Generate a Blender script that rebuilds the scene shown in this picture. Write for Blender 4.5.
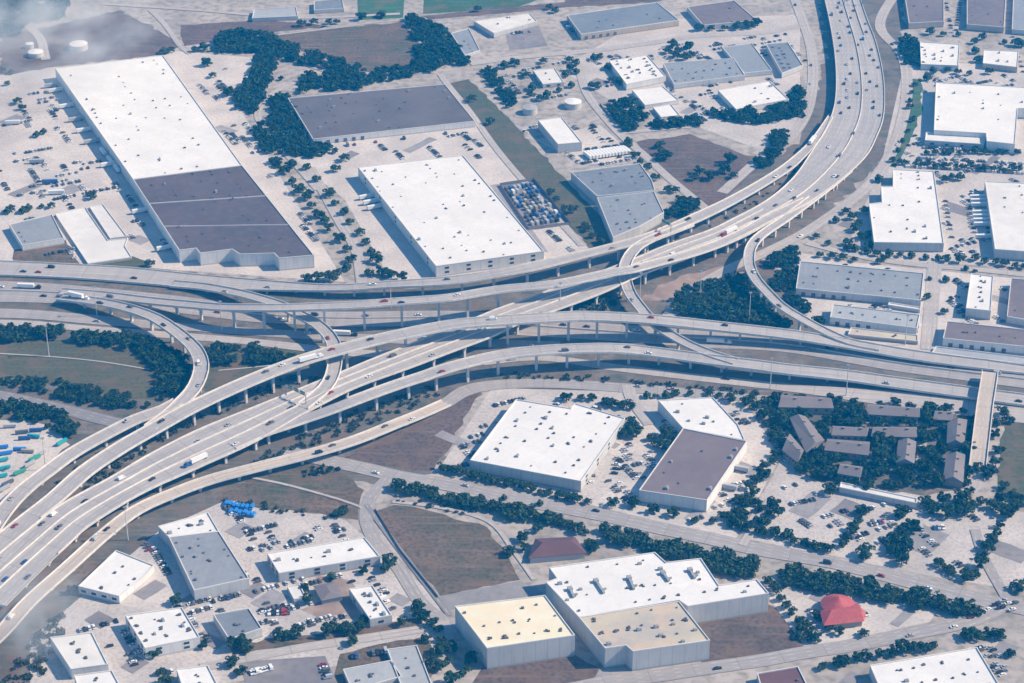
import bpy, bmesh, math, random
import numpy as np
from mathutils import Vector, Matrix, geometry, noise as mnoise
random.seed(11); np.random.seed(11)
RAD = math.radians
sc = bpy.context.scene
for o in list(bpy.data.objects): bpy.data.objects.remove(o)

# ------------------------------------------------------------------ camera, light, exposure
F_PX, CX, CY, PITCH, CAM_H = 2200.0, 512.0, 341.5, RAD(29), 818.0
CAM_Y = -CAM_H/math.tan(PITCH)
cam = bpy.data.objects.new('camera', bpy.data.cameras.new('camera'))
sc.collection.objects.link(cam); sc.camera = cam
cam.location = (0, CAM_Y, CAM_H); cam.rotation_euler = (RAD(90)-PITCH, 0, 0)
cam.data.sensor_width = 36; cam.data.lens = F_PX*36/1024
cam.data.clip_start = 1; cam.data.clip_end = 20000
SUN_EL, SUN_AZ = RAD(41), RAD(3)          # azimuth: from +X turned towards +Y
world = bpy.data.worlds.new('World'); sc.world = world; world.use_nodes = True
wn = world.node_tree; wn.nodes.clear()
wo = wn.nodes.new('ShaderNodeOutputWorld'); wb = wn.nodes.new('ShaderNodeBackground')
sky = wn.nodes.new('ShaderNodeTexSky'); sky.sky_type = 'NISHITA'; sky.sun_disc = False
sky.sun_elevation = SUN_EL; sky.sun_rotation = RAD(90)-SUN_AZ
sky.ozone_density = 8.0; sky.air_density = 1.0; sky.dust_density = 0.3
wb.inputs['Strength'].default_value = 0.11
wb.inputs['Strength'].default_value = 0.12; wn.links.new(sky.outputs[0], wb.inputs[0]); wn.links.new(wb.outputs[0], wo.inputs[0])
sl = bpy.data.lights.new('sun', 'SUN'); sun = bpy.data.objects.new('sun', sl); sc.collection.objects.link(sun)
sl.energy = 4.6; sl.angle = RAD(0.5); sl.color = (1.0, 0.92, 0.82)
sd = Vector((math.cos(SUN_EL)*math.cos(SUN_AZ), math.cos(SUN_EL)*math.sin(SUN_AZ), math.sin(SUN_EL)))
sun.rotation_euler = sd.to_track_quat('Z', 'Y').to_euler()
sun.location = (600, 100, 900)
sc.view_settings.view_transform = 'Standard'; sc.view_settings.look = 'None'
sc.view_settings.exposure = 0.29; sc.view_settings.gamma = 1; sc.view_settings.use_curve_mapping = False
sc.render.engine = 'CYCLES'
sc.cycles.max_bounces = 6; sc.cycles.diffuse_bounces = 3; sc.cycles.volume_bounces = 1
HAZE_D, HAZE_C = 0.00012, (0.0, 0.40, 1.0)

# ------------------------------------------------------------------ layout helpers
K = 1.15                                     # metres per drafting unit
def P(px, py, z=0.0):
    x = (px-CX)/F_PX; u = -(py-CY)/F_PX
    d = Vector((x, math.cos(PITCH)+u*math.sin(PITCH), -math.sin(PITCH)+u*math.cos(PITCH)))
    t = (CAM_H-z)/-d.z
    return Vector((d.x*t, CAM_Y+d.y*t, z))
def pix(v):
    y = v[1]-CAM_Y; z = v[2]-CAM_H
    dep = y*math.cos(PITCH)-z*math.sin(PITCH); up = y*math.sin(PITCH)+z*math.cos(PITCH)
    return CX+F_PX*v[0]/dep, CY-F_PX*up/dep
def inside(x, y, poly):
    c = False; j = len(poly)-1
    for i in range(len(poly)):
        xi, yi, xj, yj = poly[i][0], poly[i][1], poly[j][0], poly[j][1]
        if (yi > y) != (yj > y) and x < (xj-xi)*(y-yi)/(yj-yi)+xi: c = not c
        j = i
    return c

# ------------------------------------------------------------------ materials
def newmat(name):
    m = bpy.data.materials.new(name); m.use_nodes = True
    return m, m.node_tree, m.node_tree.nodes['Principled BSDF']
def mix(nt, a, b, fac, mode='MIX'):
    n = nt.nodes.new('ShaderNodeMix'); n.data_type = 'RGBA'; n.blend_type = mode
    for s, v in ((6, a), (7, b), (0, fac)):
        if hasattr(v, 'links'): nt.links.new(v, n.inputs[s])
        elif s == 0: n.inputs[0].default_value = v
        else: n.inputs[s].default_value = (*v, 1)
    return n.outputs[2]
def noise(nt, scale, detail=4, vec=None, stretch=None, lo=0.35, hi=0.65, w=None):
    n = nt.nodes.new('ShaderNodeTexNoise'); n.inputs['Scale'].default_value = scale; n.inputs['Detail'].default_value = detail
    if vec is None:
        g = nt.nodes.new('ShaderNodeNewGeometry'); vec = g.outputs['Position']
    if stretch:
        mp = nt.nodes.new('ShaderNodeMapping'); mp.inputs['Scale'].default_value = stretch[:3]
        if len(stretch) > 3: mp.inputs['Rotation'].default_value = (0, 0, stretch[3])
        nt.links.new(vec, mp.inputs[0]); vec = mp.outputs[0]
    nt.links.new(vec, n.inputs['Vector'])
    r = nt.nodes.new('ShaderNodeMapRange'); r.inputs[1].default_value = lo; r.inputs[2].default_value = hi
    nt.links.new(n.outputs[0], r.inputs[0])
    return r.outputs[0]
def surf(name, c1, c2, s1=0.02, c3=None, s3=0.3, f3=0.5, rough=0.85, panel=None, lo=.35, hi=.65, stretch=None, turf=False):
    """two large-scale tones, a finer third one, optional slab or sheet joints"""
    m, nt, b = newmat(name)
    col = mix(nt, c1, c2, noise(nt, s1, 5, lo=lo, hi=hi, stretch=stretch))
    if c3:
        n = nt.nodes.new('ShaderNodeMath'); n.operation = 'MULTIPLY'; n.inputs[1].default_value = f3
        nt.links.new(noise(nt, s3, 4, lo=.45, hi=.7), n.inputs[0]); col = mix(nt, col, c3, n.outputs[0])
    if turf:        # tufts, worn spots and faint mowing tracks
        t = nt.nodes.new('ShaderNodeMath'); t.operation = 'MULTIPLY'; t.inputs[1].default_value = .6; nt.links.new(noise(nt, .35, 5, lo=.45, hi=.62), t.inputs[0])
        col = mix(nt, col, tuple(c*.5 for c in c2), t.outputs[0])
        t = nt.nodes.new('ShaderNodeMath'); t.operation = 'MULTIPLY'; t.inputs[1].default_value = .5; nt.links.new(noise(nt, .3, 3, stretch=(.06, 1, 1, .5), lo=.52, hi=.7), t.inputs[0])
        col = mix(nt, col, tuple(min(1, c*1.7) for c in c1), t.outputs[0])
        t = nt.nodes.new('ShaderNodeMath'); t.operation = 'MULTIPLY'; t.inputs[1].default_value = .55; nt.links.new(noise(nt, .045, 6, lo=.52, hi=.62), t.inputs[0])
        col = mix(nt, col, (.17, .115, .08), t.outputs[0])
    if panel:
        w, h, a, amt, k = panel
        g = nt.nodes.new('ShaderNodeNewGeometry'); mp = nt.nodes.new('ShaderNodeMapping')
        mp.inputs['Rotation'].default_value = (0, 0, a); nt.links.new(g.outputs['Position'], mp.inputs[0])
        br = nt.nodes.new('ShaderNodeTexBrick'); br.offset = 0; br.inputs['Scale'].default_value = 1
        br.inputs['Brick Width'].default_value = w; br.inputs['Row Height'].default_value = h
        br.inputs['Mortar Size'].default_value = k
        br.inputs['Color1'].default_value = (1, 1, 1, 1); br.inputs['Color2'].default_value = (1-amt*.55,)*3+(1,); br.inputs['Mortar'].default_value = (1-amt,)*3+(1,)
        nt.links.new(mp.outputs[0], br.inputs['Vector']); col = mix(nt, col, br.outputs['Color'], 1.0, 'MULTIPLY')
    nt.links.new(col, b.inputs['Base Color']); b.inputs['Roughness'].default_value = rough
    b.inputs['Specular IOR Level'].default_value = 0.25
    return m
M = {}
M['ground'] = surf('ground_earth', (.46, .415, .38), (.33, .30, .275), .03, (.16, .16, .125), .14, .7, panel=(40, 26, -.5, .10, .12))
M['lot'] = surf('lot_concrete', (.57, .525, .495), (.45, .42, .40), .035, (.27, .245, .225), .45, .55, panel=(24, 15, -.62, .10, .12))
M['lot2'] = surf('lot_pale', (.62, .57, .53), (.49, .455, .43), .035, (.33, .295, .27), .4, .5, panel=(30, 18, -.62, .09, .12))
M['asphalt'] = surf('lot_asphalt', (.20, .19, .20), (.27, .25, .25), .02, (.13, .12, .13), .15, .5)
M['grey'] = surf('lot_grey', (.33, .315, .32), (.27, .26, .265), .02, (.20, .19, .2), .15, .5, panel=(6, 6, .3, .12, .3))
M['brownfield'] = surf('brown_field', (.155, .105, .078), (.078, .092, .052), .016, (.22, .155, .12), .05, .6, turf=True)
M['purplefield'] = surf('bare_field', (.145, .10, .085), (.095, .078, .062), .015, (.21, .16, .135), .06, .6, turf=True)
M['olive'] = surf('olive_grass', (.075, .095, .045), (.13, .105, .06), .012, (.075, .10, .065), .05, .7, turf=True)
M['median'] = surf('median_grass', (.125, .12, .10), (.21, .18, .155), .02, (.055, .08, .06), .07, .9, turf=True)
M['green'] = surf('green_turf', (.05, .14, .065), (.06, .11, .06), .01, (.09, .13, .08), .05, .4, turf=True)
M['dirt'] = surf('dirt', (.34, .25, .21), (.24, .18, .155), .02, (.42, .34, .29), .09, .7)
M['path'] = surf('pale_dirt', (.44, .38, .33), (.36, .31, .27), .03, (.28, .24, .2), .12, .5)
M['stripe'] = surf('white_paint', (.7, .7, .7), (.6, .6, .6), .5)
M['parapet'] = surf('parapet_concrete', (.70, .66, .61), (.60, .57, .53), .05, (.42, .39, .36), .4, .5)
M['pier'] = surf('pier_concrete', (.68, .65, .62), (.58, .55, .53), .08, (.42, .4, .38), .5, .4)
def deckmat(name, c1, c2, lane=3.8):
    m, nt, b = newmat(name)
    uv = nt.nodes.new('ShaderNodeUVMap'); uv.uv_map = 'UVMap'
    col = mix(nt, c1, c2, noise(nt, .02, 4, lo=.35, hi=.65))
    st = noise(nt, 1.0, 4, vec=uv.outputs[0], stretch=(.55, .012, 1), lo=.35, hi=.7)
    k = nt.nodes.new('ShaderNodeMath'); k.operation = 'MULTIPLY'; k.inputs[1].default_value = .8; nt.links.new(st, k.inputs[0])
    col = mix(nt, col, tuple(c*.66 for c in c1), k.outputs[0])
    sp = nt.nodes.new('ShaderNodeSeparateXYZ'); nt.links.new(uv.outputs[0], sp.inputs[0])
    def math1(op, a, v):
        n = nt.nodes.new('ShaderNodeMath'); n.operation = op; nt.links.new(a, n.inputs[0])
        if hasattr(v, 'links'): nt.links.new(v, n.inputs[1])
        else: n.inputs[1].default_value = v
        return n.outputs[0]
    fr = math1('FRACT', math1('DIVIDE', math1('SUBTRACT', sp.outputs[0], 1.9), lane), 0)
    line = math1('LESS_THAN', fr, .055)
    dash = math1('LESS_THAN', math1('FRACT', math1('DIVIDE', sp.outputs[1], 12.0), 0), .35)
    col = mix(nt, col, (.75, .74, .72), math1('MULTIPLY', math1('MULTIPLY', line, dash), .8))
    jt = math1('LESS_THAN', math1('FRACT', math1('DIVIDE', sp.outputs[1], 28.0), 0), .018)
    col = mix(nt, col, (.16, .155, .15), math1('MULTIPLY', jt, .55))
    nt.links.new(col, b.inputs['Base Color']); b.inputs['Roughness'].default_value = .8
    return m
M['deck'] = deckmat('deck_concrete', (.44, .415, .40), (.38, .36, .355))
M['deckwarm'] = deckmat('deck_new_concrete', (.55, .47, .39), (.48, .43, .38))
M['road'] = deckmat('road_concrete', (.38, .355, .345), (.33, .31, .305))
M['roadlight'] = deckmat('road_pale', (.47, .435, .41), (.41, .38, .36))
M['roadgrey'] = deckmat('road_grey', (.27, .26, .265), (.24, .23, .235))
PANG = 0.62
M['white'] = surf('white_membrane', (.76, .75, .73), (.70, .695, .68), .03, (.62, .615, .60), .25, .4, panel=(17, 11, PANG, .10, .16))
M['white2'] = surf('white_aged_membrane', (.71, .70, .68), (.63, .62, .60), .025, (.56, .55, .53), .12, .55, panel=(12, 8, PANG, .07, .15))
M['cream'] = surf('cream_membrane', (.74, .72, .52), (.76, .60, .46), .012, (.78, .78, .66), .08, .6, panel=(10, 10, .3, .06, .15))
M['patchy'] = surf('weathered_membrane', (.56, .50, .38), (.40, .38, .36), .022, (.62, .46, .33), .07, .7, panel=(10, 5, .3, .10, .2))
M['purple'] = surf('dark_bitumen', (.115, .095, .105), (.09, .08, .09), .02, (.155, .125, .135), .15, .5, panel=(60, 42, PANG, .0, .3))
M['purplelight'] = surf('worn_bitumen', (.18, .15, .155), (.14, .12, .13), .02, (.22, .19, .2), .15, .5)
M['dark'] = surf('dark_gravel_roof', (.14, .125, .13), (.105, .095, .10), .03, (.15, .14, .15), .3, .5)
M['brownroof'] = surf('brown_bitumen', (.19, .155, .165), (.165, .135, .145), .02, (.22, .18, .18), .15, .5)
M['redbrown'] = surf('red_brown_roof', (.16, .085, .085), (.12, .065, .07), .05)
M['greymetal'] = surf('grey_metal_roof', (.27, .29, .315), (.235, .255, .285), .03, (.33, .345, .36), .2, .5, rough=.6, panel=(4, 60, .1, .07, .3))
M['palemetal'] = surf('pale_metal_roof', (.40, .42, .43), (.35, .37, .39), .03, (.30, .32, .34), .2, .5, rough=.6, panel=(4, 60, .1, .06, .3))
M['bluegrey'] = surf('blue_grey_roof', (.20, .225, .26), (.165, .19, .225), .03, (.26, .27, .29), .2, .5, rough=.6, panel=(5, 40, .4, .08, .3))
M['shingle'] = surf('grey_shingle', (.23, .205, .205), (.185, .165, .17), .05, (.23, .20, .20), .4, .5, panel=(3, 1.2, .1, .12, .15))
M['red'] = surf('red_tile', (.42, .085, .085), (.36, .075, .075), .1, (.5, .16, .14), .5, .5, rough=.6)
M['wall'] = surf('wall_tilt_concrete', (.52, .52, .52), (.46, .46, .47), .05, (.38, .38, .38), .25, .4)
M['wallwhite'] = surf('wall_white', (.72, .71, .69), (.65, .64, .63), .05, (.56, .55, .54), .25, .4)
M['walltan'] = surf('wall_tan', (.50, .42, .34), (.42, .36, .30), .05)
M['trim'] = surf('parapet_cap', (.66, .65, .63), (.58, .57, .56), .1)
M['trimdark'] = surf('dark_cap', (.24, .22, .24), (.2, .19, .2), .1)
M['metal'] = surf('galvanised', (.35, .36, .37), (.28, .29, .3), .3, rough=.5)
M['unitdark'] = surf('vent_dark', (.13, .13, .14), (.09, .09, .1), .3)
M['door'] = surf('dock_door', (.10, .11, .13), (.14, .15, .17), .2)
M['glass'] = surf('window_glass', (.05, .06, .07), (.04, .05, .06), .3, rough=.15)
M['bark'] = surf('bark', (.12, .09, .07), (.08, .06, .05), 2)
def leafmat(name, a, b_, c):
    m, nt, b = newmat(name)
    oi = nt.nodes.new('ShaderNodeObjectInfo')
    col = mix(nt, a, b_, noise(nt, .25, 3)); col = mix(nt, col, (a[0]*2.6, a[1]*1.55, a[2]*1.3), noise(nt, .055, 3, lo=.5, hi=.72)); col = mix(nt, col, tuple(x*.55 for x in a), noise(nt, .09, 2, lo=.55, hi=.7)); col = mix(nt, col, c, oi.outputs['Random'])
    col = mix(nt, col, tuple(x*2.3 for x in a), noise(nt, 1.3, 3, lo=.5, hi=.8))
    nt.links.new(col, b.inputs['Base Color']); b.inputs['Roughness'].default_value = .9; b.inputs['Specular IOR Level'].default_value = .1
    return m
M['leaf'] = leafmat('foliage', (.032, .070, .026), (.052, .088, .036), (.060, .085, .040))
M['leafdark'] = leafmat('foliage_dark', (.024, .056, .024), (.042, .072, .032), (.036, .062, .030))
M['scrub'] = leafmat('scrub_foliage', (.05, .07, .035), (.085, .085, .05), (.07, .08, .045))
def paint(name, c, r=.35):
    m, nt, b = newmat(name); b.inputs['Base Color'].default_value = (*c, 1); b.inputs['Roughness'].default_value = r
    return m
PAINTS = {'white': (.78, .78, .77), 'silver': (.42, .43, .45), 'black': (.02, .02, .022), 'grey': (.12, .125, .13),
          'red': (.35, .03, .03), 'blue': (.03, .10, .30), 'beige': (.40, .35, .27), 'teal': (.03, .38, .42), 'bright blue': (.03, .22, .62), 'green': (.05, .33, .22), 'yellow': (.65, .5, .08)}
PM = {k: paint('paint_'+k.replace(' ', '_'), v) for k, v in PAINTS.items()}
M['tyre'] = paint('tyre_rubber', (.02, .02, .02), .9)
M['signgreen'] = paint('sign_green', (.02, .22, .16), .5)

# ------------------------------------------------------------------ object helpers
def link(o): sc.collection.objects.link(o); return o
def mesh(name, verts, faces, mats, fmat=None, uv=None):
    me = bpy.data.meshes.new(name); me.from_pydata([tuple(v) for v in verts], [], faces)
    for m in (mats if isinstance(mats, (list, tuple)) else [mats]): me.materials.append(m)
    if fmat is not None: me.polygons.foreach_set('material_index', fmat)
    if uv is not None:
        l = me.uv_layers.new(name='UVMap'); vi = np.zeros(len(me.loops), dtype=np.int32); me.loops.foreach_get('vertex_index', vi)
        l.data.foreach_set('uv', np.array(uv, dtype=np.float32)[vi].ravel())
    me.update(); return me
def obj(name, me, parent=None, loc=None):
    o = link(bpy.data.objects.new(name, me))
    if parent is not None: o.parent = parent
    if loc is not None: o.location = loc
    return o
def tag(o, label=None, cat=None, group=None, kind=None):
    for k, v in (('label', label), ('category', cat), ('group', group), ('kind', kind)):
        if v: o[k] = v
    return o
def empty(name, loc, rz=0):
    o = link(bpy.data.objects.new(name, None)); o.location = loc; o.rotation_euler = (0, 0, rz); o.empty_display_size = .1
    return o
ORDS = ['first', 'second', 'third', 'fourth', 'fifth', 'sixth', 'seventh', 'eighth', 'ninth', 'tenth', 'eleventh', 'twelfth',
        'thirteenth', 'fourteenth', 'fifteenth', 'sixteenth', 'seventeenth', 'eighteenth', 'nineteenth', 'twentieth']
TENS = {2: 'twenty', 3: 'thirty', 4: 'forty', 5: 'fifty', 6: 'sixty'}
def ordinal(i):
    if i < 20: return ORDS[i]
    n = i+1
    return (TENS[n//10][:-1]+'ieth') if n % 10 == 0 else TENS[n//10]+'-'+ORDS[n % 10-1]
PENDING = {}
def later(o, phrase, cat, group):
    """the label is completed at the end: things with one phrase are told apart by their order from the left"""
    PENDING.setdefault(phrase, []).append(o); tag(o, None, cat, group)
def finish_labels():
    for ph in PENDING:
        if len(ph.split()) > 13: print('LONG', ph)
    for ph, os_ in PENDING.items():
        if len(os_) == 1: os_[0]['label'] = 'lone '+ph; continue
        os_.sort(key=lambda o: pix(o.location)[0])
        for i, o in enumerate(os_): o['label'] = ordinal(i)+' '+ph.replace('|', '', 1)+' from the left'
def box_geo(V, Fc, c, s, rot=None):
    n = len(V)
    for dx in (-.5, .5):
        for dy in (-.5, .5):
            for dz in (-.5, .5):
                v = Vector((dx*s[0], dy*s[1], dz*s[2]))
                if rot: v = rot @ v
                V.append(v+Vector(c))
    for f in ((0, 1, 3, 2), (4, 6, 7, 5), (0, 4, 5, 1), (2, 3, 7, 6), (0, 2, 6, 4), (1, 5, 7, 3)): Fc.append([n+i for i in f])

# ------------------------------------------------------------------ ground and patches
g = obj('ground', mesh('ground', [(-5000, -2500, 0), (5000, -2500, 0), (5000, 7000, 0), (-5000, 7000, 0)], [(0, 1, 2, 3)], M['ground'])); tag(g, kind='structure')
pz = [0.03]; PZS = .0026
def patch(name, pts, m, rough=0.0, kind='structure'):
    """a flat sheet of ground cover; rough wobbles its outline"""
    z = pz[0]; pz[0] += PZS
    W = [P(x, y) for x, y in pts]; out = []
    for i, a in enumerate(W):
        b = W[(i+1) % len(W)]; n = max(1, int((b-a).length/7)) if rough else 1
        for k in range(n):
            p = a.lerp(b, k/n)
            if rough and k: p = p+Vector((random.gauss(0, rough), random.gauss(0, rough), 0))
            out.append((p.x, p.y, z))
    tris = geometry.tessellate_polygon([[Vector(v) for v in out]])
    f = []
    for t in tris:
        a, b, c = (Vector(out[i]) for i in t)
        f.append(t if (b-a).cross(c-a).z > 0 else t[::-1])
    o = obj(name, mesh(name, out, f, M[m])); tag(o, kind=kind); return o

patch('interchange_grass', [(-60,256),(150,268),(300,284),(420,288),(560,258),(700,203),(800,140),(826,60),(815,-40),(905,-40),(902,100),(880,165),(800,240),(762,256),(800,318),(850,345),(1100,372),(1100,432),(760,404),(490,388),(452,420),(432,474),(392,486),(300,470),(230,500),(60,622),(30,683),(-60,760)], 'median', 2.5)
patch('lot', [(-60,70),(55,66),(190,268),(-60,258)], 'lot2')
patch('lot', [(163,50),(258,58),(235,100),(270,160),(345,282),(150,268)], 'lot2')
patch('lot', [(280,148),(475,122),(500,150),(590,250),(560,262),(440,280),(392,282),(345,200)], 'lot2')
patch('grass_strip', [(446,84),(469,79),(505,115),(625,243),(594,252),(497,150)], 'olive', .8)
patch('grass_field', [(266,35),(403,22),(426,55),(420,68),(366,72),(303,52)], 'brownfield', 1.2)
patch('bare_field', [(180,25),(265,20),(330,26),(262,34),(236,38),(184,46)], 'purplefield', 1.2)
patch('green_field', [(357,-8),(405,-8),(403,18),(358,20)], 'green')
patch('green_field', [(424,-8),(560,-8),(515,8),(423,14)], 'green')
patch('bare_field', [(420,16),(565,2),(570,-8),(700,-8),(655,2),(560,8),(430,20)], 'purplefield', 1.0)
patch('bare_field', [(636,142),(690,134),(765,162),(722,200),(704,214)], 'purplefield', 1.0)
patch('bare_field', [(0,36),(70,22),(120,10),(185,45),(165,55),(60,66),(0,75)], 'purplefield', 2)
patch('loop_field', [(-30,350),(0,344),(49,340),(105,345),(142,352),(157,377),(156,400),(122,398),(73,388),(0,374),(-30,370)], 'olive', 1.5)
patch('loop_field', [(205,350),(300,345),(318,352),(300,368),(205,392)], 'olive', 1.5)
patch('bare_field', [(482,390),(434,470),(413,470),(342,458),(380,440),(440,415),(462,392)], 'purplefield', 1.0)
patch('lot', [(492,388),(640,392),(662,395),(630,480),(590,505),(437,472)], 'lot')
patch('lot', [(630,392),(742,400),(782,455),(735,540),(590,505),(628,480)], 'lot2')
patch('grass_field', [(376,511),(394,505),(434,512),(487,527),(508,556),(520,580),(440,596),(400,552)], 'brownfield', 1.0)
patch('lot_apron', [(440,596),(520,581),(545,594),(458,607),(448,612)], 'grey')
patch('bare_field', [(690,610),(765,603),(800,622),(805,650),(757,661),(704,673)], 'purplefield', 1.0)
patch('lot', [(765,582),(800,590),(940,608),(930,622),(860,637),(806,648),(770,600)], 'lot2')
patch('lot', [(780,462),(840,476),(935,500),(1080,520),(1080,600),(940,578),(750,540),(742,532)], 'lot')
patch('apartment_lawn', [(768,396),(975,405),(972,490),(925,496),(832,484),(800,474),(770,440)], 'median', 1)
patch('olive_field', [(1004,420),(1080,420),(1080,506),(996,498)], 'olive', 1)
patch('lot', [(160,530),(240,494),(345,520),(440,600),(440,650),(120,700),(30,700),(30,640)], 'lot')
patch('bare_verge', [(250,478),(330,462),(364,490),(358,520),(300,512),(215,500)], 'brownfield', 1.5)
patch('bare_verge', [(316,575),(348,580),(372,616),(330,622),(300,610),(322,600)], 'dirt', 1.0)
patch('bare_verge', [(230,645),(330,632),(420,618),(424,626),(300,645),(232,655)], 'brownfield', 1.0)
patch('bare_verge', [(340,654),(424,636),(440,660),(420,700),(330,700)], 'brownfield', 1.0)
patch('bare_verge', [(470,690),(482,668),(575,655),(600,668),(590,700)], 'purplefield', 1.0)
patch('yard', [(-60,418),(0,420),(30,420),(62,432),(70,445),(10,498),(-60,530)], 'lot2', 1)
patch('lot', [(905,60),(1080,70),(1080,270),(900,262),(850,240),(880,170)], 'lot')
patch('grass_strip', [(903,78),(922,80),(922,112),(905,150),(896,168),(886,166),(898,130)], 'green', 1)
patch('lot', [(796,252),(850,262),(1080,285),(1080,372),(850,345),(800,318),(788,290)], 'lot2')
patch('lot', [(640,20),(800,15),(800,130),(760,150),(700,128),(610,100),(560,70)], 'lot')
patch('asphalt_lot', [(504,28),(538,25),(548,46),(510,50)], 'asphalt')
patch('asphalt_lot', [(245,682),(238,662),(325,656),(345,700),(245,700)], 'asphalt')
patch('yard', [(535,140),(600,125),(640,160),(585,165)], 'lot2')
patch('storage_ground', [(500,185),(534,181),(570,225),(529,230)], 'asphalt', .5)
patch('lot', [(490,185),(500,184),(548,252),(540,252)], 'grey')
patch('grass_strip', [(88,265),(132,256),(150,262),(145,268),(95,270)], 'olive', .5)
patch('bare_verge', [(14,250),(66,240),(80,264),(14,262)], 'brownfield', .8)
patch('dirt_patch', [(655,290),(680,276),(725,266),(745,272),(700,292),(672,302),(640,300)], 'dirt', 1.5)
patch('pale_pad', [(160,560),(200,590),(185,620),(120,605)], 'lot2', 1)
patch('dirt_patch', [(275,520),(300,516),(310,528),(285,536)], 'lot2', 1.2)

PATCHQ = [((12,120),30,18,'grey'),((40,160),24,30,'lot'),((70,190),26,20,'grey'),((25,190),40,14,'asphalt'),((95,185),18,26,'lot'),((140,240),16,20,'grey'),((205,90),18,40,'lot'),((225,130),16,30,'grey'),((290,235),14,30,'lot'),((420,145),50,12,'grey'),((350,155),20,14,'asphalt'),((470,145),18,14,'lot2'),
 ((520,90),26,18,'asphalt'),((600,82),16,22,'asphalt'),((560,125),22,14,'dirt'),((610,150),30,10,'grey'),((690,110),30,12,'grey'),((775,120),20,14,'grey'),((930,160),60,10,'grey'),((985,165),60,10,'asphalt'),((960,210),22,40,'asphalt'),((850,225),16,22,'asphalt'),((945,300),14,40,'lot2'),((1000,300),12,36,'grey'),((870,293),50,8,'grey'),
 ((455,440),12,40,'grey'),((620,450),22,30,'lot2'),((600,440),10,40,'grey'),((640,460),12,30,'lot'),((750,470),14,44,'grey'),((700,510),40,8,'grey'),((810,505),40,20,'grey'),((850,510),26,26,'asphalt'),((925,540),40,26,'grey'),((880,545),20,20,'lot2'),((1005,550),20,40,'asphalt'),
 ((190,600),30,12,'grey'),((255,590),20,14,'asphalt'),((270,600),26,20,'grey'),((150,590),26,14,'grey'),((300,540),24,10,'grey'),((330,560),30,6,'asphalt'),((100,620),16,20,'asphalt'),((210,640),12,26,'grey'),((135,665),18,14,'asphalt'),((400,600),12,16,'grey'),((240,530),20,18,'grey'),((905,615),36,8,'grey'),((820,595),20,10,'grey'),((1005,650),20,16,'grey'),((850,680),20,10,'asphalt'),((600,680),24,8,'grey')]
for (cx_, cy_), w_, h_, m_ in PATCHQ:
    c = P(cx_, cy_); a = -.66; ux, uy = Vector((math.cos(a), math.sin(a), 0))*h_/1.3, Vector((-math.sin(a), math.cos(a), 0))*w_/1.3
    patch('resurfaced_patch', [pix(c+ux*i+uy*j) for i, j in ((-.5, -.5), (.5, -.5), (.5, .5), (-.5, .5))], m_, .4)
# ------------------------------------------------------------------ ribbons: roads and decks
def catmull(pts, step=7.0):
    pts = [Vector(p) for p in pts]; q = [pts[0]*2-pts[1]]+pts+[pts[-1]*2-pts[-2]]; out = []
    for i in range(1, len(q)-2):
        a, b, c, d = q[i-1:i+3]; n = max(1, int((c-b).length/step))
        for k in range(n):
            t = k/n
            out.append(.5*((2*b)+(c-a)*t+(2*a-5*b+4*c-d)*t*t+(3*b-a-3*c+d)*t*t*t))
    out.append(pts[-1]); return out
def stations_edges(A, B, z0=0.0):
    """A: (px, py, z) along one edge, B: (px, py) along the other; returns paired edge points at equal height"""
    A = [(a[0], a[1], (a[2]*K if len(a) > 2 else 0)+z0) for a in A]
    Aw = catmull([P(*a) for a in A]); Bw = []
    def zof(x, y):
        best = None
        for i in range(len(A)-1):
            ax, ay, az = A[i]; bx, by, bz = A[i+1]; L = (bx-ax)**2+(by-ay)**2
            t = max(0, min(1, ((x-ax)*(bx-ax)+(y-ay)*(by-ay))/L)); d = (ax+t*(bx-ax)-x)**2+(ay+t*(by-ay)-y)**2
            if best is None or d < best[0]: best = (d, az+t*(bz-az))
        return best[1]
    Bw = catmull([P(b[0], b[1], zof(b[0], b[1])) for b in B], 3.0)
    out = []; j = 0
    for a in Aw:
        d = [(Bw[k]-a).length_squared for k in range(j, min(len(Bw), j+60))]
        j += d.index(min(d)); b = Bw[j].copy(); b.z = a.z; out.append((a, b))
    return out
def stations_line(C, w, z0=0.0):
    """C: (px, py, z); w: width or list of widths"""
    pts = catmull([P(c[0], c[1], (c[2]*K if len(c) > 2 else 0)+z0) for c in C]); n = len(pts); out = []
    for i, p in enumerate(pts):
        t = pts[min(i+1, n-1)]-pts[max(i-1, 0)]; t.z = 0; t.normalize(); nrm = Vector((-t.y, t.x, 0))
        ww = w if not isinstance(w, (list, tuple)) else w[0]+(w[1]-w[0])*i/(n-1)
        ww *= K/2; out.append((p+nrm*ww, p-nrm*ww))
    return out
def up_side(st):
    """orders every pair so that the first point lies on the left hand when walking along"""
    a, b = st[len(st)//2]; t = (st[len(st)//2+1][0]-a)
    return st if t.cross(b-a).z < 0 else [(q, p) for p, q in st]
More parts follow.
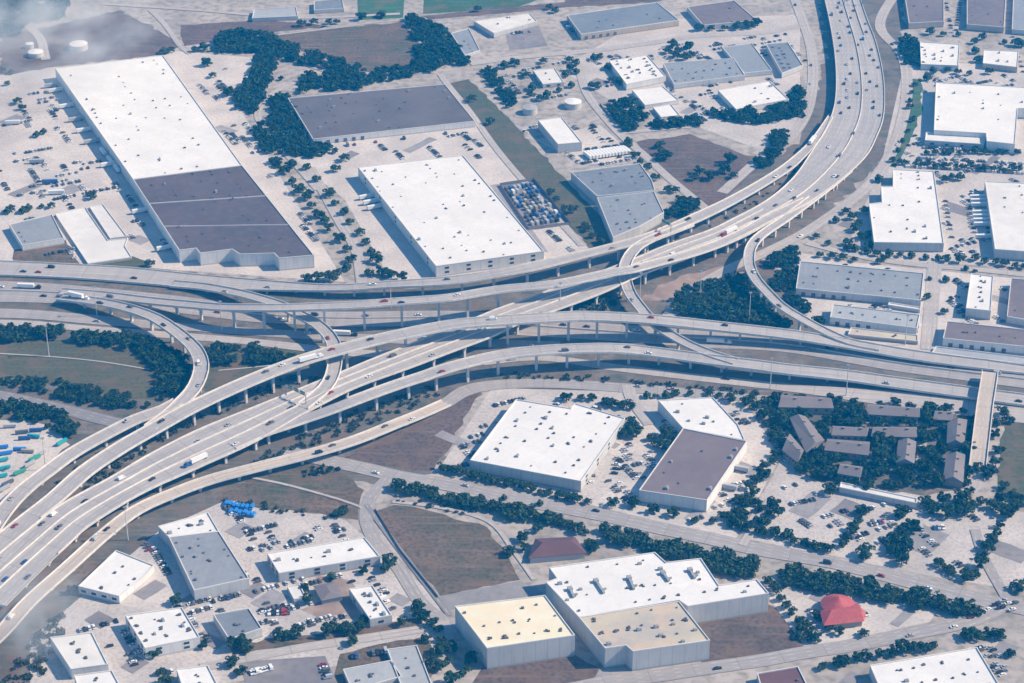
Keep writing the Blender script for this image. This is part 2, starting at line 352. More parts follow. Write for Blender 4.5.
def ribbon_mesh(name, st, m, thick=0.0, z=0.0):
    V, Fc, UV = [], [], []; v = 0; pm = None
    for i, (a, b) in enumerate(st):
        mid = (a+b)/2; v += 0 if pm is None else (mid-pm).length; pm = mid; w = (a-b).length
        up = Vector((0, 0, z)); V += [a+up, b+up]; UV += [(0, v), (w, v)]
    n = len(st)
    for i in range(n-1): Fc.append((2*i, 2*i+1, 2*i+3, 2*i+2))
    if thick:
        for i, (a, b) in enumerate(st):
            x = (b-a).normalized(); ins = min(2.2, (b-a).length*.25)
            V += [a-Vector((0, 0, .55)), a+x*ins-Vector((0, 0, thick)), b-x*ins-Vector((0, 0, thick)), b-Vector((0, 0, .55))]; UV += [(0, 0)]*4
        o = 2*n
        for i in range(n-1):
            A = [2*i, o+4*i, o+4*i+1, o+4*i+2, o+4*i+3, 2*i+1]; B = [2*i+2, o+4*i+4, o+4*i+5, o+4*i+6, o+4*i+7, 2*i+3]
            for k in range(5): Fc.append((A[k], B[k], B[k+1], A[k+1]))
        for i in (0, n-1): Fc.append((2*i, o+4*i, o+4*i+1, o+4*i+2, o+4*i+3, 2*i+1))
    fm = [0]*(n-1)+[1]*(len(Fc)-n+1)
    return mesh(name, V, Fc, [M[m], M['pier']], fm, UV)
def wall_mesh(name, line, h, w, m):
    V, Fc = [], []; n = len(line)
    for i, p in enumerate(line):
        t = line[min(i+1, n-1)]-line[max(i-1, 0)]; t.z = 0; t.normalize(); q = Vector((-t.y, t.x, 0))*(w/2)
        u = Vector((0, 0, h)); dn = Vector((0, 0, -.35))
        V += [p+q+dn, p+q*.6+u, p-q*.6+u, p-q+dn]
    for i in range(n-1):
        for k in range(3): Fc.append((4*i+k, 4*i+4+k, 4*i+5+k, 4*i+1+k))
    Fc += [(0, 1, 2, 3), (4*n-1, 4*n-2, 4*n-3, 4*n-4)]
    return mesh(name, V, Fc, M[m])
ROADS = {}
rz = [0.34]
def road(key, st, m, name='road', barriers=()):
    st = up_side(st); z = rz[0]; rz[0] += .006
    V = ribbon_mesh(name, st, m, 0, z); o = obj(name, V); tag(o, kind='structure')
    ROADS[key] = [(a+Vector((0, 0, z)), b+Vector((0, 0, z))) for a, b in st]
    for f in barriers:
        l = [a.lerp(b, f)+Vector((0, 0, z+.3)) for a, b in st]
        bo = obj('median_barrier', wall_mesh('median_barrier', l, .9, .6, 'parapet')); tag(bo, 'low concrete barrier along the ground-level '+key, 'barrier', 'barriers on the ground-level highway')
    return o
DECKS = []
def deck(key, label, st, m='deck', span=22, medians=(), thick=1.9, piers=True, wide=None, pin=(0, 0), cat='flyover', name='flyover', nopar=(None, None)):
    st = up_side(st); DECKS.append(dict(key=key, label=label, st=st, m=m, span=span, medians=medians, thick=thick, piers=piers, cat=cat, name=name, nopar=nopar))
    ROADS[key] = st
    return st
def build_decks():
    for D in DECKS:
        st = D['st']; a0, b0 = st[0]; base = Vector(((a0.x+b0.x)/2, (a0.y+b0.y)/2, 0))
        root = empty(D['name'], base); tag(root, D['label'], D['cat'], 'bridges and ramps of the highway interchange'); D['root'] = root
        loc = [(a-base, b-base) for a, b in st]
        obj('deck', ribbon_mesh('deck', loc, D['m'], D['thick']), root)
        for s in (0, 1):
            rng = D['nopar'][s]; seg = []; runs = []
            for i, pr in enumerate(loc):
                p = pr[s].lerp(pr[1-s], .3/max(1, (pr[0]-pr[1]).length)); f = i/(len(loc)-1)
                if rng and rng[0] <= f <= rng[1]:
                    if len(seg) > 1: runs.append(seg)
                    seg = []
                else: seg.append(p)
            if len(seg) > 1: runs.append(seg)
            for r in runs: obj('parapet', wall_mesh('parapet', r, 1.15, .75, 'parapet'), root)
        for f in D['medians']:
            f0, f1, i0, i1 = f
            n = len(loc); l = [loc[i][0].lerp(loc[i][1], f0+(f1-f0)*i/(n-1)) for i in range(int(i0*(n-1)), int(i1*(n-1))+1)]
            if len(l) > 1: obj('median_barrier', wall_mesh('median_barrier', l, 1.0, .8, 'parapet'), root)
        if not D['piers']: continue
        acc = D['span']*.5; prev = None; npier = 0
        for i in range(1, len(st)-1):
            a, b = st[i]; mid = (a+b)/2
            if prev is not None: acc += (mid-prev).length
            prev = mid
            if acc < D['span'] or mid.z < 3.2: continue
            w = (a-b).length; blocked = False
            if mid.z > 3:
                for E in DECKS:
                    if E is D: continue
                    for j in range(0, len(E['st']), 1):
                        ea, eb = E['st'][j]; em = (ea+eb)/2
                        if em.z < mid.z-1.0 and (em.xy-mid.xy).length < (ea-eb).length/2+ .8: blocked = True; break
                    if blocked: break
            if blocked and w < 20: continue
            acc = 0; npier += 1
            x = (b-a).normalized(); top = mid.z-D['thick']+.12; ang = math.atan2(x.y, x.x); R = Matrix.Rotation(ang, 3, 'Z')
            V, Fc = [], []
            ncol = 1 if w < 16 else max(2, round(w/11)); capw = w*.62 if ncol == 1 else w*.9
            n0 = len(V)
            cw = 1.5; cz = 1.5
            for dx, dz in ((-capw/2, top), (capw/2, top), (capw/2, top-cz*.5), (capw*.18 if ncol == 1 else capw/2, top-cz), (-capw*.18 if ncol == 1 else -capw/2, top-cz), (-capw/2, top-cz*.5)):
                for dy in (-cw/2, cw/2): V.append(R @ Vector((dx, dy, 0))+Vector((0, 0, dz)))
            for k in range(6): Fc.append((n0+2*k, n0+2*((k+1) % 6), n0+2*((k+1) % 6)+1, n0+2*k+1))
            Fc += [tuple(n0+2*k for k in range(5, -1, -1)), tuple(n0+2*k+1 for k in range(6))]
            offs = [0] if ncol == 1 else [(k/(ncol-1)-.5)*(w*.78) for k in range(ncol)]
            for ox in offs:
                bw = 1.9 if ncol == 1 else 1.6
                box_geo(V, Fc, R @ Vector((ox, 0, 0))+Vector((0, 0, (top-cz)/2-.2)), (bw, 1.8, top-cz+.5), R)
            obj('pier', mesh('pier', V, Fc, M['pier']), root, (mid.x-base.x, mid.y-base.y, 0))

# --- ground-level highway and streets
E = stations_edges
road('upper lanes of the crossing highway', E([(-40,280),(40,283),(120,290),(200,299),(250,307),(300,311),(350,312),(450,311),(500,314),(560,320),(650,327),(700,331),(790,339),(900,357),(1060,377)],
     [(-40,302),(40,303),(120,307),(200,316),(250,322),(300,325),(350,327),(450,327),(500,334),(560,338),(650,344),(700,348),(790,353),(900,372),(1060,393)]), 'road', barriers=(.48,))
road('lower lanes of the crossing highway', E([(-40,308),(30,310),(100,316),(200,325),(300,331),(400,336),(500,340),(560,342)], [(-40,318),(30,319),(100,325),(200,332),(300,339),(400,344),(500,348),(560,349)]), 'road')
road('service road beside the loop field', E([(-40,319.5),(30,321),(100,327),(200,334.5),(250,338.5),(300,344),(360,350),(430,352)], [(-40,326),(30,327),(100,333),(200,341),(250,345),(300,351),(360,357),(430,359)]), 'roadlight')
road('service road under the flyovers', E([(480,359),(540,355),(613,364),(687,373),(790,384),(847,388),(900,392),(965,399),(1060,410)], [(480,366),(540,361),(613,371),(687,380),(790,392),(847,400),(900,408),(965,416),(1060,428)]), 'roadlight')
road('frontage road north of the white factory', E([(438,402),(470,384),(540,379),(630,384),(690,389),(790,398)], [(446,410),(478,393),(540,388),(630,393),(690,397.5),(790,404)]), 'road')
road('grey road below the loop field', E([(-40,386),(0,391),(49,401),(98,413),(125,420)], [(-40,396),(0,401),(49,411),(90,422),(115,428)]), 'roadgrey')
L = stations_line
road('diagonal avenue', L([(285,452),(329,461),(366,469),(400,477),(447,485),(510,499),(553,506),(605,516),(658,528),(711,539),(760,550),(830,562),(884,575),(937,589),(991,602),(1060,616)], 12.5), 'road')
road('street beside the brown field', L([(388,478),(371,498),(366,519),(376,543),(397,566),(421,603),(447,624),(452,640)], 8), 'road')
road('bottom cross street', L([(200,668),(250,658),(302,648),(355,640),(424,629),(450,624)], 7), 'roadlight')
road('bottom avenue', L([(560,692),(605,683),(658,676),(711,668),(760,661),(804,653),(857,645),(911,634),(964,623),(991,612),(1004,604)], 10.5), 'road')
road('curving frontage road', L([(905,-20),(880,24),(902,55),(907,90),(901,125),(890,155),(872,182),(844,206),(806,232),(767,252),(731,268),(702,284),(680,300),(668,318)], 9.5), 'roadlight')
road('street south of the stepped warehouse', L([(806,243),(844,253),(878,260),(927,266),(977,270),(1060,279)], 6.5), 'roadlight')
road('street east of the grey roofs', L([(935,263),(932,298),(928,350)], 10), 'roadlight')
road('inner frontage road', L([(787,-20),(801,16),(811,48),(813,80),(807,112),(792,136),(771,151),(752,166),(722,193)], 9), 'roadlight')
road('north cross street', L([(470,64),(500,60),(545,55),(592,51),(645,44),(700,36),(760,33),(800,26)], 9), 'roadlight')
road('north side street', L([(566,50),(579,71),(589,97),(618,132),(647,158),(671,180),(706,209)], 7.5), 'roadlight')
road('lane by the dark blue building', L([(622,133),(655,130),(700,126)], 6), 'roadlight')
road('lane beside the grass strip', L([(440,74),(447,84),(470,112),(498,151),(540,200),(582,246)], 5.5), 'roadlight')
road('winding lane', L([(434,72),(390,74),(345,76),(316,68),(276,55)], 6), 'roadlight')
road('winding lane to the dark warehouse', L([(345,76),(300,82),(276,92),(259,110),(262,125),(290,158),(318,190)], 6), 'roadlight')
road('lane between the tree rows', L([(310,168),(325,195),(340,222),(356,250),(362,284)], 8), 'roadlight')
road('field edge lane', L([(366,505),(392,540),(430,590),(450,616)], 3.5), 'roadgrey')
road('path', L([(392,502),(440,508),(489,522),(514,552),(534,580)], 3), 'roadlight')
road('overpass street', L([(977,480),(969,492),(937,498),(922,512)], 8), 'roadlight')
road('smoky lane', L([(10,6),(25,24),(40,38),(46,60)], 8), 'roadlight')
road('north fence lane', L([(255,38),(330,29),(405,21),(418,40),(428,56)], 2.5), 'roadlight')
road('north west street', L([(150,10),(165,25),(180,46),(190,54)], 5), 'roadlight')
road('north edge street', L([(100,4),(190,10),(300,18),(400,14)], 5), 'roadlight')
road('factory entrance', L([(628,385),(632,400),(650,425)], 8), 'roadlight')
road('apartment drive', L([(918,412),(922,440),(915,475),(880,462)], 6), 'roadlight')
road('apartment drive', L([(770,412),(790,440),(800,470)], 5), 'roadlight')
road('cross street east', L([(1010,605),(985,560),(975,530)], 6), 'road')
road('parking entrance', L([(742,546),(752,530),(770,500)], 5), 'roadlight')
road('field track', L([(252,478),(290,486),(340,500),(362,508)], 2), 'roadlight')
road('field track', L([(-20,353),(49,357),(100,362),(150,370)], 1.3), 'roadlight')
road('field track', L([(218,371),(270,366),(305,360)], 1.3), 'roadlight')

# --- decks (heights in drafting units)
deck('main', 'wide elevated main highway sweeping from the upper right corner to the lower left', E(
    [(818,-40,6),(822,-12,6),(829,20,6),(834,50,6),(836,80,6),(834,106,6),(826,128,6.5),(812,151,7),(793,178,8),(766,201,9),(731,220,9),(708,231,9),(665,246,9.5),(639,257,9.5),(600,272,9.5),(565,284,9),(530,298,9),(495,310,9),(450,329,9),(383,355,9),(342,372,9),(317,382,9),(250,409,9),(196,431,8),(147,456,7),(110,478,7),(80,494,6.5),(56,508,6),(28,530,5.6),(0,553,5),(-50,594,5)],
    [(850,-40),(857,-12),(867,18),(877,45),(884,80),(884,115),(876,139),(865,158),(838,183),(808,204),(770,222),(735,240),(700,254),(680,262),(650,272),(605,292),(547,314),(515,326),(495,336),(450,353),(408,369),(356,388),(315,408.5),(256,441),(196,468.5),(159,485.4),(122,504.6),(88,526.5),(71,542),(40,571),(0,612),(-50,667)]), 'deck',
    span=23, medians=((.5, .36, 0, 1), (.80, .64, .46, 1), (.22, .25, .02, .16)), cat='highway bridge', name='elevated_highway', nopar=((.955, 1), None))
deck('north flyover', 'long slim flyover ramp running just below the two big warehouses', E(
    [(-50,259,1),(60,264,1.2),(130,268,1.2),(200,275,1.5),(270,281,3),(334,285,6),(384,282,8),(450,277,10),(500,269.5,12),(540,261,12),(600,247,11.5),(650,232.5,11),(707,208,9),(739,192,8),(773,172,7),(793,157,7),(810,141,7),(828,116,6.2)],
    [(-50,274),(60,278),(130,283),(200,289),(270,291),(334,291.5),(384,288.5),(450,285),(500,277),(540,269.5),(600,254),(650,241),(699,222),(744,199),(788,172),(804,158),(820,140),(834,116)]), 'deck', span=22)
deck('second flyover', 'tall flyover crossing over the ground-level highway and joining the main highway underneath the big bend', L(
    [(60,292,2),(100,295,3),(150,301,6),(192,305,10),(223,307.5,14),(254,308,17),(286,308,18),(352,305.5,19),(391,302.5,19),(420,300.5,19),(450,298,19),(498,290,19),(557,284,19),(610,273,18),(630,270,17),(653,264,14.5),(702,250,11.5),(739,235,9.3),(768,219,9.15),(808,200,9.0)], 9.5), 'deck', span=22)
deck('long flyover', 'longest arching flyover with slender piers that crosses above the main highway', L(
    [(-50,581,5.1),(0,542,5.1),(26,521,5.7),(54,499,6.2),(86,471,7.5),(122,447,9),(157,427,11),(193,407,13),(245,383,14.5),(298,362,16),(337,350.5,16.5),(388,337.5,17),(450,325.5,18),(498,321,18.5),(557,317.5,18),(589,316.5,17),(648,319.5,14),(711,326,10),(790,335,7),(847,344,5),(911,355,3),(970,363,1.8),(1060,373,1)], [12, 13]), 'deck', span=22, nopar=(None, (0, .085)))
deck('south flyover', 'lower flyover ramp curving beside the main highway above the white factory', L(
    [(232,446,8.3),(256,435,9.05),(280,427,9.25),(305,418.5,9.6),(327,411,11),(352,401.5,12.5),(376,392.5,13),(400,384,13),(425,376,13),(450,367.5,14),(498,356,14),(547,350.5,14),(608,348.5,12.5),(650,352,9),(711,360,8),(760,366,7.5),(790,370,7),(847,376,4.5),(896,383,3),(970,393,2),(1060,405,1)], [9.5, 15]), 'deck', span=22, nopar=((0, .115), None))
deck('orange ramp', 'sandy coloured low ramp passing below the main highway and ending at the brown field', L(
    [(-40,670,5),(0,634,5),(29,602,5),(66,569,5),(105,534,5),(137,510,5.5),(171,494.5,5.5),(210,480,5.5),(259,467,5.5),(312,453.5,5.5),(356,440,5),(396,424,4),(420,414.5,3),(446,403,1)], 9.2), 'deckwarm', span=22)
deck('loop ramp', 'tight looping ramp that hooks around the olive field', L(
    [(60,297,4),(84,300,6),(110,304,8),(137,311,10),(157,319,11),(171,328,11),(184,338,11),(196,350,11),(201.5,364,11),(199,378,10.8),(192,391,10.8),(181,402.5,10.8),(169,414,10.5),(150,428,10)], 10), 'deck', span=19)
deck('west ramp', 'two lane ramp leaving the loop towards the truck yard', L(
    [(178,402,10.2),(163,410,9.6),(137,419,9),(105,435,8),(73,453,7),(49,470.5,6),(25,489,5.5),(5,510,5),(-15,540,5),(-40,585,5)], [10, 12]), 'deck', span=25)
deck('curved link', 'short curved link dropping between two flyovers onto the main highway', L(
    [(172,284,1.8),(200,286.5,3),(222,290,5),(244,294.5,7),(262,299.5,8.5),(282,306,9.5),(300,315,10),(318,325,10),(330,337,10),(335,349,10),(335,362,10),(332,376,10),(325,388,9.9),(312,399,9.6),(302,407,9.3)], 9.5), 'deck', span=22)
deck('east loop', 'slim ramp curling around the dark wood near the grey roofs', L(
    [(848,170,7.7),(829,186,8.5),(806,203.5,8.95),(785,219,9.2),(767,231,9.5),(756,240,10),(750.5,249,11),(749,260,12),(751,270,13),(757,281,13),(767,292,13),(781,306,12),(800,318,10),(824,331,7),(850,342,5.2),(880,348,4.2)], 8), 'deck', span=21, nopar=(None, (0, .17)))
deck('centre link', 'narrow S-bend ramp that passes beneath two flyovers in the middle', L(
    [(690,224,9.6),(668,232.5,10.8),(650,239.5,11),(635,249,11.5),(627,260.5,11),(624.5,270.5,10),(626.5,283,9.5),(631,295,9),(640,307,8.5),(650,319,8),(663,330,8),(687,344,8),(711,354,8),(736,362,7.6)], 8.5), 'deck', span=21)
deck('overpass', 'straight two lane overpass crossing the ground-level highway beside the apartments', L(
    [(990,372,5.5),(989,380,7),(985,405,7.5),(982,430,7.5),(979,455,5),(976,480,.6)], 10.5), 'deckwarm', span=22, cat='overpass', name='overpass')
build_decks()

# ------------------------------------------------------------------ buildings
FOOT = []
UNITS = {}
def unit_mesh(kind):
    if kind in UNITS: return UNITS[kind]
    V, Fc = [], []
    if kind == 'unit':      # packaged air handler: body, curb, fan drum
        box_geo(V, Fc, (0, 0, .15), (2.9, 1.9, .3)); box_geo(V, Fc, (0, 0, .95), (2.6, 1.6, 1.3)); n = len(V)
        for k in range(8): V += [Vector((.5+.55*math.cos(k*math.pi/4), .55*math.sin(k*math.pi/4), z)) for z in (1.6, 1.85)]
        for k in range(8): Fc.append((n+2*k, n+2*((k+1) % 8), n+2*((k+1) % 8)+1, n+2*k+1))
        Fc.append([n+2*k+1 for k in range(8)])
        me = mesh('air_handler', V, Fc, M['metal'])
    else:                   # hooded vent / skylight
        box_geo(V, Fc, (0, 0, .2), (1.7, 1.7, .4)); box_geo(V, Fc, (0, 0, .7), (1.3, 1.3, .6)); n = len(V)
        for x, y in ((-1, -1), (1, -1), (1, 1), (-1, 1)): V.append(Vector((x, y, 1.0)))
        V.append(Vector((0, 0, 1.5)))
        for k in range(4): Fc.append((n+k, n+(k+1) % 4, n+4))
        me = mesh('roof_vent', V, Fc, M['unitdark'])
    UNITS[kind] = me; return me
DOORS = {}
def door_mesh(kind):
    if kind in DOORS: return DOORS[kind]
    V, Fc = [], []
    if kind == 'dock_door':
        box_geo(V, Fc, (0, .06, 2.0), (3.2, .16, 3.4)); box_geo(V, Fc, (0, .22, .6), (2.8, .5, .5)); me = mesh(kind, V, Fc, M['door'])
    else:
        box_geo(V, Fc, (0, .05, 0), (3.4, .12, 1.7)); me = mesh(kind, V, Fc, M['glass'])
    DOORS[kind] = me; return me
def ccw(W):
    a = sum(W[i].x*W[(i+1) % len(W)].y-W[(i+1) % len(W)].x*W[i].y for i in range(len(W)))
    return W if a > 0 else W[::-1]
def wall_skin(name, c1, c2, joint=7.5):
    m, nt, b = newmat(name); uv = nt.nodes.new('ShaderNodeUVMap'); uv.uv_map = 'UVMap'
    col = mix(nt, c1, c2, noise(nt, .06, 4)); col = mix(nt, col, tuple(c*.72 for c in c1), noise(nt, .5, 4, vec=uv.outputs[0], stretch=(1, .12, 1), lo=.5, hi=.85))
    sp = nt.nodes.new('ShaderNodeSeparateXYZ'); nt.links.new(uv.outputs[0], sp.inputs[0])
    def op(o, a, v):
        n = nt.nodes.new('ShaderNodeMath'); n.operation = o; nt.links.new(a, n.inputs[0]); n.inputs[1].default_value = v; return n.outputs[0]
    j = op('MULTIPLY', op('LESS_THAN', op('FRACT', op('DIVIDE', sp.outputs[0], joint), 0), .05), .45)
    col = mix(nt, col, tuple(c*.5 for c in c1), j)
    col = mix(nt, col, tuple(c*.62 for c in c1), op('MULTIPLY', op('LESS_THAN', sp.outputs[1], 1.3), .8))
    nt.links.new(col, b.inputs['Base Color']); b.inputs['Roughness'].default_value = .85; return m
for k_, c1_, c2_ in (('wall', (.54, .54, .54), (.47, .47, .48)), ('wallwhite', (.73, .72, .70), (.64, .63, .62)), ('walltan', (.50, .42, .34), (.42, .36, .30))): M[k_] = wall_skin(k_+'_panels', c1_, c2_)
def tess(pts):
    f = []
    for t in geometry.tessellate_polygon([pts]):
        a, b, c = (pts[i] for i in t); f.append(t if (b-a).cross(c-a).z > 0 else t[::-1])
    return f
def building(label, secs, h, wall='wall', cat='warehouse', units=0, vents=0, doors=0, windows=0, name=None, par=.7, trim='trim', group=None):
    """secs: [(roof outline in picture coordinates, roof material)], the first one sets the base"""
    h *= K; root = None
    for si, (pts, rm) in enumerate(secs):
        hh = h+si*.25
        W = ccw([P(x, y, hh) for x, y in pts])
        if root is None:
            c = sum(W, Vector())/len(W); base = Vector((c.x, c.y, 0)); root = empty(name or cat.replace(' ', '_'), base); tag(root, label, cat, group)
        Lw = [w-base for w in W]; n = len(Lw)
        FOOT.append([(w.x, w.y) for w in W])
        V, UV, u0 = [], [], 0
        for i in range(n):
            a, b = Lw[i], Lw[(i+1) % n]; u1 = u0+(b-a).length
            V += [(a.x, a.y, 0), (b.x, b.y, 0), (b.x, b.y, hh-.3), (a.x, a.y, hh-.3)]; UV += [(u0, 0), (u1, 0), (u1, hh), (u0, hh)]; u0 = u1
        obj('wall', mesh('wall', V, [(4*i, 4*i+1, 4*i+2, 4*i+3) for i in range(n)], M[wall], None, UV), root)
        rp = [Vector((v.x, v.y, hh-par)) for v in Lw]
        obj('roof', mesh('roof', rp, tess(rp), M[rm]), root)
        V, Fc = [], []
        for i in range(n):      # parapet ring, mitred
            a, b, c2 = Lw[i-1], Lw[i], Lw[(i+1) % n]
            d1 = (b-a).normalized(); d2 = (c2-b).normalized(); n1 = Vector((-d1.y, d1.x, 0)); n2 = Vector((-d2.y, d2.x, 0)); mt = (n1+n2); mt /= max(.6, mt.length_squared/2)*1.0
            for off, z in ((-.06, hh-.8), (-.06, hh+.05), (.5, hh+.05), (.5, hh-par-.1)): V.append(Vector((b.x+mt.x*off, b.y+mt.y*off, z)))
        for i in range(n):
            j = (i+1) % n
            for k in range(3): Fc.append((4*i+k, 4*j+k, 4*j+k+1, 4*i+k+1))
        obj('parapet', mesh('parapet', V, Fc, M[trim]), root)
        minx, maxx = min(v.x for v in Lw), max(v.x for v in Lw); miny, maxy = min(v.y for v in Lw), max(v.y for v in Lw)
        e = max(((Lw[(i+1) % n]-Lw[i]) for i in range(n)), key=lambda v: v.length); ang = math.atan2(e.y, e.x)
        sh = 1.0 if len(secs) == 1 else abs(sum(Lw[i].x*Lw[(i+1) % n].y-Lw[(i+1) % n].x*Lw[i].y for i in range(n)))
        for kind, cnt in (('unit', units), ('vent', vents)):
            cnt = cnt if len(secs) == 1 else int(round(cnt/len(secs)))
            k = tries = 0
            # vents sit in loose rows parallel to the long wall
            ex = Vector((math.cos(ang), math.sin(ang), 0)); ey = Vector((-ex.y, ex.x, 0)); diag = (Vector((maxx, maxy, 0))-Vector((minx, miny, 0))).length
            while k < cnt and tries < 800:
                tries += 1
                if kind == 'vent':
                    u = round(random.uniform(-diag/2, diag/2)/9)*9+random.uniform(-1.5, 1.5); v = round(random.uniform(-diag/2, diag/2)/14)*14+random.uniform(-1.5, 1.5)
                    p = Vector(((minx+maxx)/2, (miny+maxy)/2, 0))+ex*u+ey*v
                else: p = Vector(((minx+maxx)/2, (miny+maxy)/2, 0))+ex*(round(random.uniform(-diag/2, diag/2)/11)*11+4)+ey*(round(random.uniform(-diag/2, diag/2)/9)*9+3)
                if not inside(p.x, p.y, [(v.x, v.y) for v in Lw]): continue
                if min((p-(Lw[i]+(Lw[(i+1) % n]-Lw[i])*max(0, min(1, (p-Lw[i]).dot(Lw[(i+1) % n]-Lw[i])/(Lw[(i+1) % n]-Lw[i]).length_squared)))).xy.length for i in range(n)) < 2.5: continue
                o = obj('air_handler' if kind == 'unit' else 'roof_vent', unit_mesh(kind), root, (p.x, p.y, hh-par)); o.rotation_euler = (0, 0, ang); s = random.uniform(.5, .95) if kind == 'vent' else random.uniform(.8, 1.15); o.scale = (s, s, s); k += 1
        for cnt, kind, sp, z in ((doors, 'dock_door', 8, 0), (windows, 'window', 5.5, 0)):
            if not cnt: continue
            left = cnt
            edges = sorted(range(n), key=lambda i: -((Lw[(i+1) % n]-Lw[i]).length if (Lw[(i+1) % n]-Lw[i]).x > 0 or (Lw[(i+1) % n]-Lw[i]).normalized().y < -.5 else 0))
            for i in edges[:2]:
                a, b = Lw[i], Lw[(i+1) % n]; d = b-a; d.z = 0; ln = d.length; nrm = Vector((d.y, -d.x, 0)).normalized()
                if nrm.y > .2: continue
                m_ = min(left, int((ln-4)/sp), (cnt+1)//2 if i == edges[0] else cnt)
                for q in range(m_):
                    t = (q+.5)/m_ if kind == 'window' else (2+sp*.5+q*sp)/ln
                    p = a+d*t
                    for zz in ((0,) if kind == 'dock_door' else ((hh*.35, hh*.72) if hh > 7 else (hh*.5,))):
                        o = obj(kind, door_mesh(kind), root, (p.x+nrm.x*.02, p.y+nrm.y*.02, zz)); o.rotation_euler = (0, 0, math.atan2(-nrm.x, nrm.y))
                left -= m_
    return root
def house(label, quad, h, rise, roof='shingle', wall='walltan', cat='apartment building', hip=0.0, windows=0, over=.7, name=None, group=None, chimneys=0):
    """gabled or hipped roof over four corners; the ridge runs parallel to the longer sides"""
    h *= K; W = ccw([P(x, y, h) for x, y in quad])
    if (W[1]-W[0]).length < (W[2]-W[1]).length: W = W[1:]+W[:1]
    c = sum(W, Vector())/4; base = Vector((c.x, c.y, 0)); root = empty(name or cat.replace(' ', '_'), base); tag(root, label, cat, group)
    Lw = [w-base for w in W]; FOOT.append([(w.x, w.y) for w in W])
    m1, m2 = (Lw[3]+Lw[0])/2, (Lw[1]+Lw[2])/2; ax = (m2-m1).normalized(); r1 = m1+ax*hip*(Lw[3]-Lw[0]).length+Vector((0, 0, rise)); r2 = m2-ax*hip*(Lw[2]-Lw[1]).length+Vector((0, 0, rise))
    ins = [v*.96 for v in Lw]
    V = [Vector((v.x, v.y, 0)) for v in ins]+[Vector((v.x, v.y, h-.05)) for v in ins]+[Vector((r1.x*.97, r1.y*.97, r1.z-.25)), Vector((r2.x*.97, r2.y*.97, r2.z-.25))]
    Fc = [(0, 1, 5, 4), (1, 2, 6, 5), (2, 3, 7, 6), (3, 0, 4, 7)]
    if hip < .05: Fc += [(5, 6, 9), (7, 4, 8)]
    obj('wall', mesh('wall', V, Fc, M[wall]), root)
    ov = [v+(v-Vector((0, 0, h))).normalized()*over for v in Lw]
    T = [Vector((v.x, v.y, h)) for v in ov]+[r1, r2]; T += [t-Vector((0, 0, .25)) for t in T]
    R = [(0, 1, 5, 4), (1, 2, 5), (2, 3, 4, 5), (3, 0, 4), (6, 10, 11, 7), (7, 11, 8), (8, 11, 10, 9), (9, 10, 6), (0, 6, 7, 1), (1, 7, 8, 2), (2, 8, 9, 3), (3, 9, 6, 0)]
    ro = obj('roof', mesh('roof', T, R, M[roof]), root)
    for i in range(chimneys):
        p = r1.lerp(r2, (i+.5)/chimneys); VV, FF = [], []; box_geo(VV, FF, (0, 0, .6), (1.1, 1.1, 1.8)); box_geo(VV, FF, (0, 0, 1.6), (1.4, 1.4, .2))
        obj('chimney', mesh('chimney', VV, FF, M['walltan']), ro, (p.x+1.5, p.y-1, p.z-.8))
    if windows:
        a, b = Lw[0], Lw[1]
        for a, b in ((Lw[0], Lw[1]), (Lw[2], Lw[3])):
            d = b-a; nrm = Vector((d.y, -d.x, 0)).normalized()
            if nrm.y > 0: continue
            for q in range(windows):
                p = (a+d*((q+.5)/windows))*.96+nrm*.03; o = obj('window', door_mesh('window'), root, (p.x, p.y, h*.6)); o.rotation_euler = (0, 0, math.atan2(-nrm.x, nrm.y)); o.scale = (.6, 1, .8)
    return root
B = building
B('huge long warehouse, half white roof and half dark roof, with a zigzag white front',
  [([(55,68),(163,55),(242,165),(133,179)], 'white'), ([(133,179),(242,165),(314,255),(279,258),(274,253),(240,254),(232,249),(200,253),(196,248),(179,250)], 'purple')], 10, 'wallwhite', units=4, vents=90, doors=0)
B('dark roofed warehouse with pale rim between the winding lane and the grass strip', [([(288,98),(445,84),(475,121),(313,139)], 'dark')], 5.5, 'wallwhite', units=10, vents=24, doors=12, par=.5)
B('large white warehouse with office windows at its near corner beside the north flyover', [([(358,167),(463,155),(544,251),(436,266)], 'white')], 9, 'wallwhite', units=6, vents=46, windows=10)
B('white factory with a notched far edge between the frontage road and the diagonal avenue', [([(516,399),(571,408),(575,403),(625,418),(581,481),(470,460)], 'white')], 8, units=6, vents=34, windows=8, cat='factory', name='factory')
B('white pentagonal roof joined to a brown rectangular roof with a bright right wall', [([(658,400),(713,397),(738,424),(745,440),(683,428)], 'white'), ([(683,428),(747,441),(707,500),(639,490)], 'brownroof')], 8.5, 'wallwhite', units=10, vents=6)
B('long grey metal roof at the end of the east loop ramp', [([(800,261),(924,273),(921,300),(796,288)], 'greymetal')], 6, 'wall', units=0, vents=26, doors=10)
B('lower grey metal roof with a white end wall, in front of the longer grey roof', [([(833,304),(920,314.5),(917,328),(830,317)], 'palemetal')], 6, 'wallwhite', vents=10, doors=8)
B('low beige strip building beside where two ramps merge', [([(851,327),(918,335),(918,341),(848,334)], 'patchy')], 3, 'walltan', cat='shed', vents=3)
B('thin white canopy roof between the two grey metal roofs', [([(889,302),(921,307),(920,309.5),(888,304.5)], 'white2')], 3, cat='shed')
B('white warehouse with a stair-stepped left side near the curving frontage road', [([(893,169),(934,171),(944,243),(874,242),(869,203.5),(882,202),(881,186),(893,186)], 'white')], 7.5, 'wall', units=5, vents=16)
B('white warehouse cut by the right frame edge beside a row of trailers', [([(985,181),(1052,184),(1066,254),(995,249)], 'white2')], 8, 'wall', vents=16, units=4)
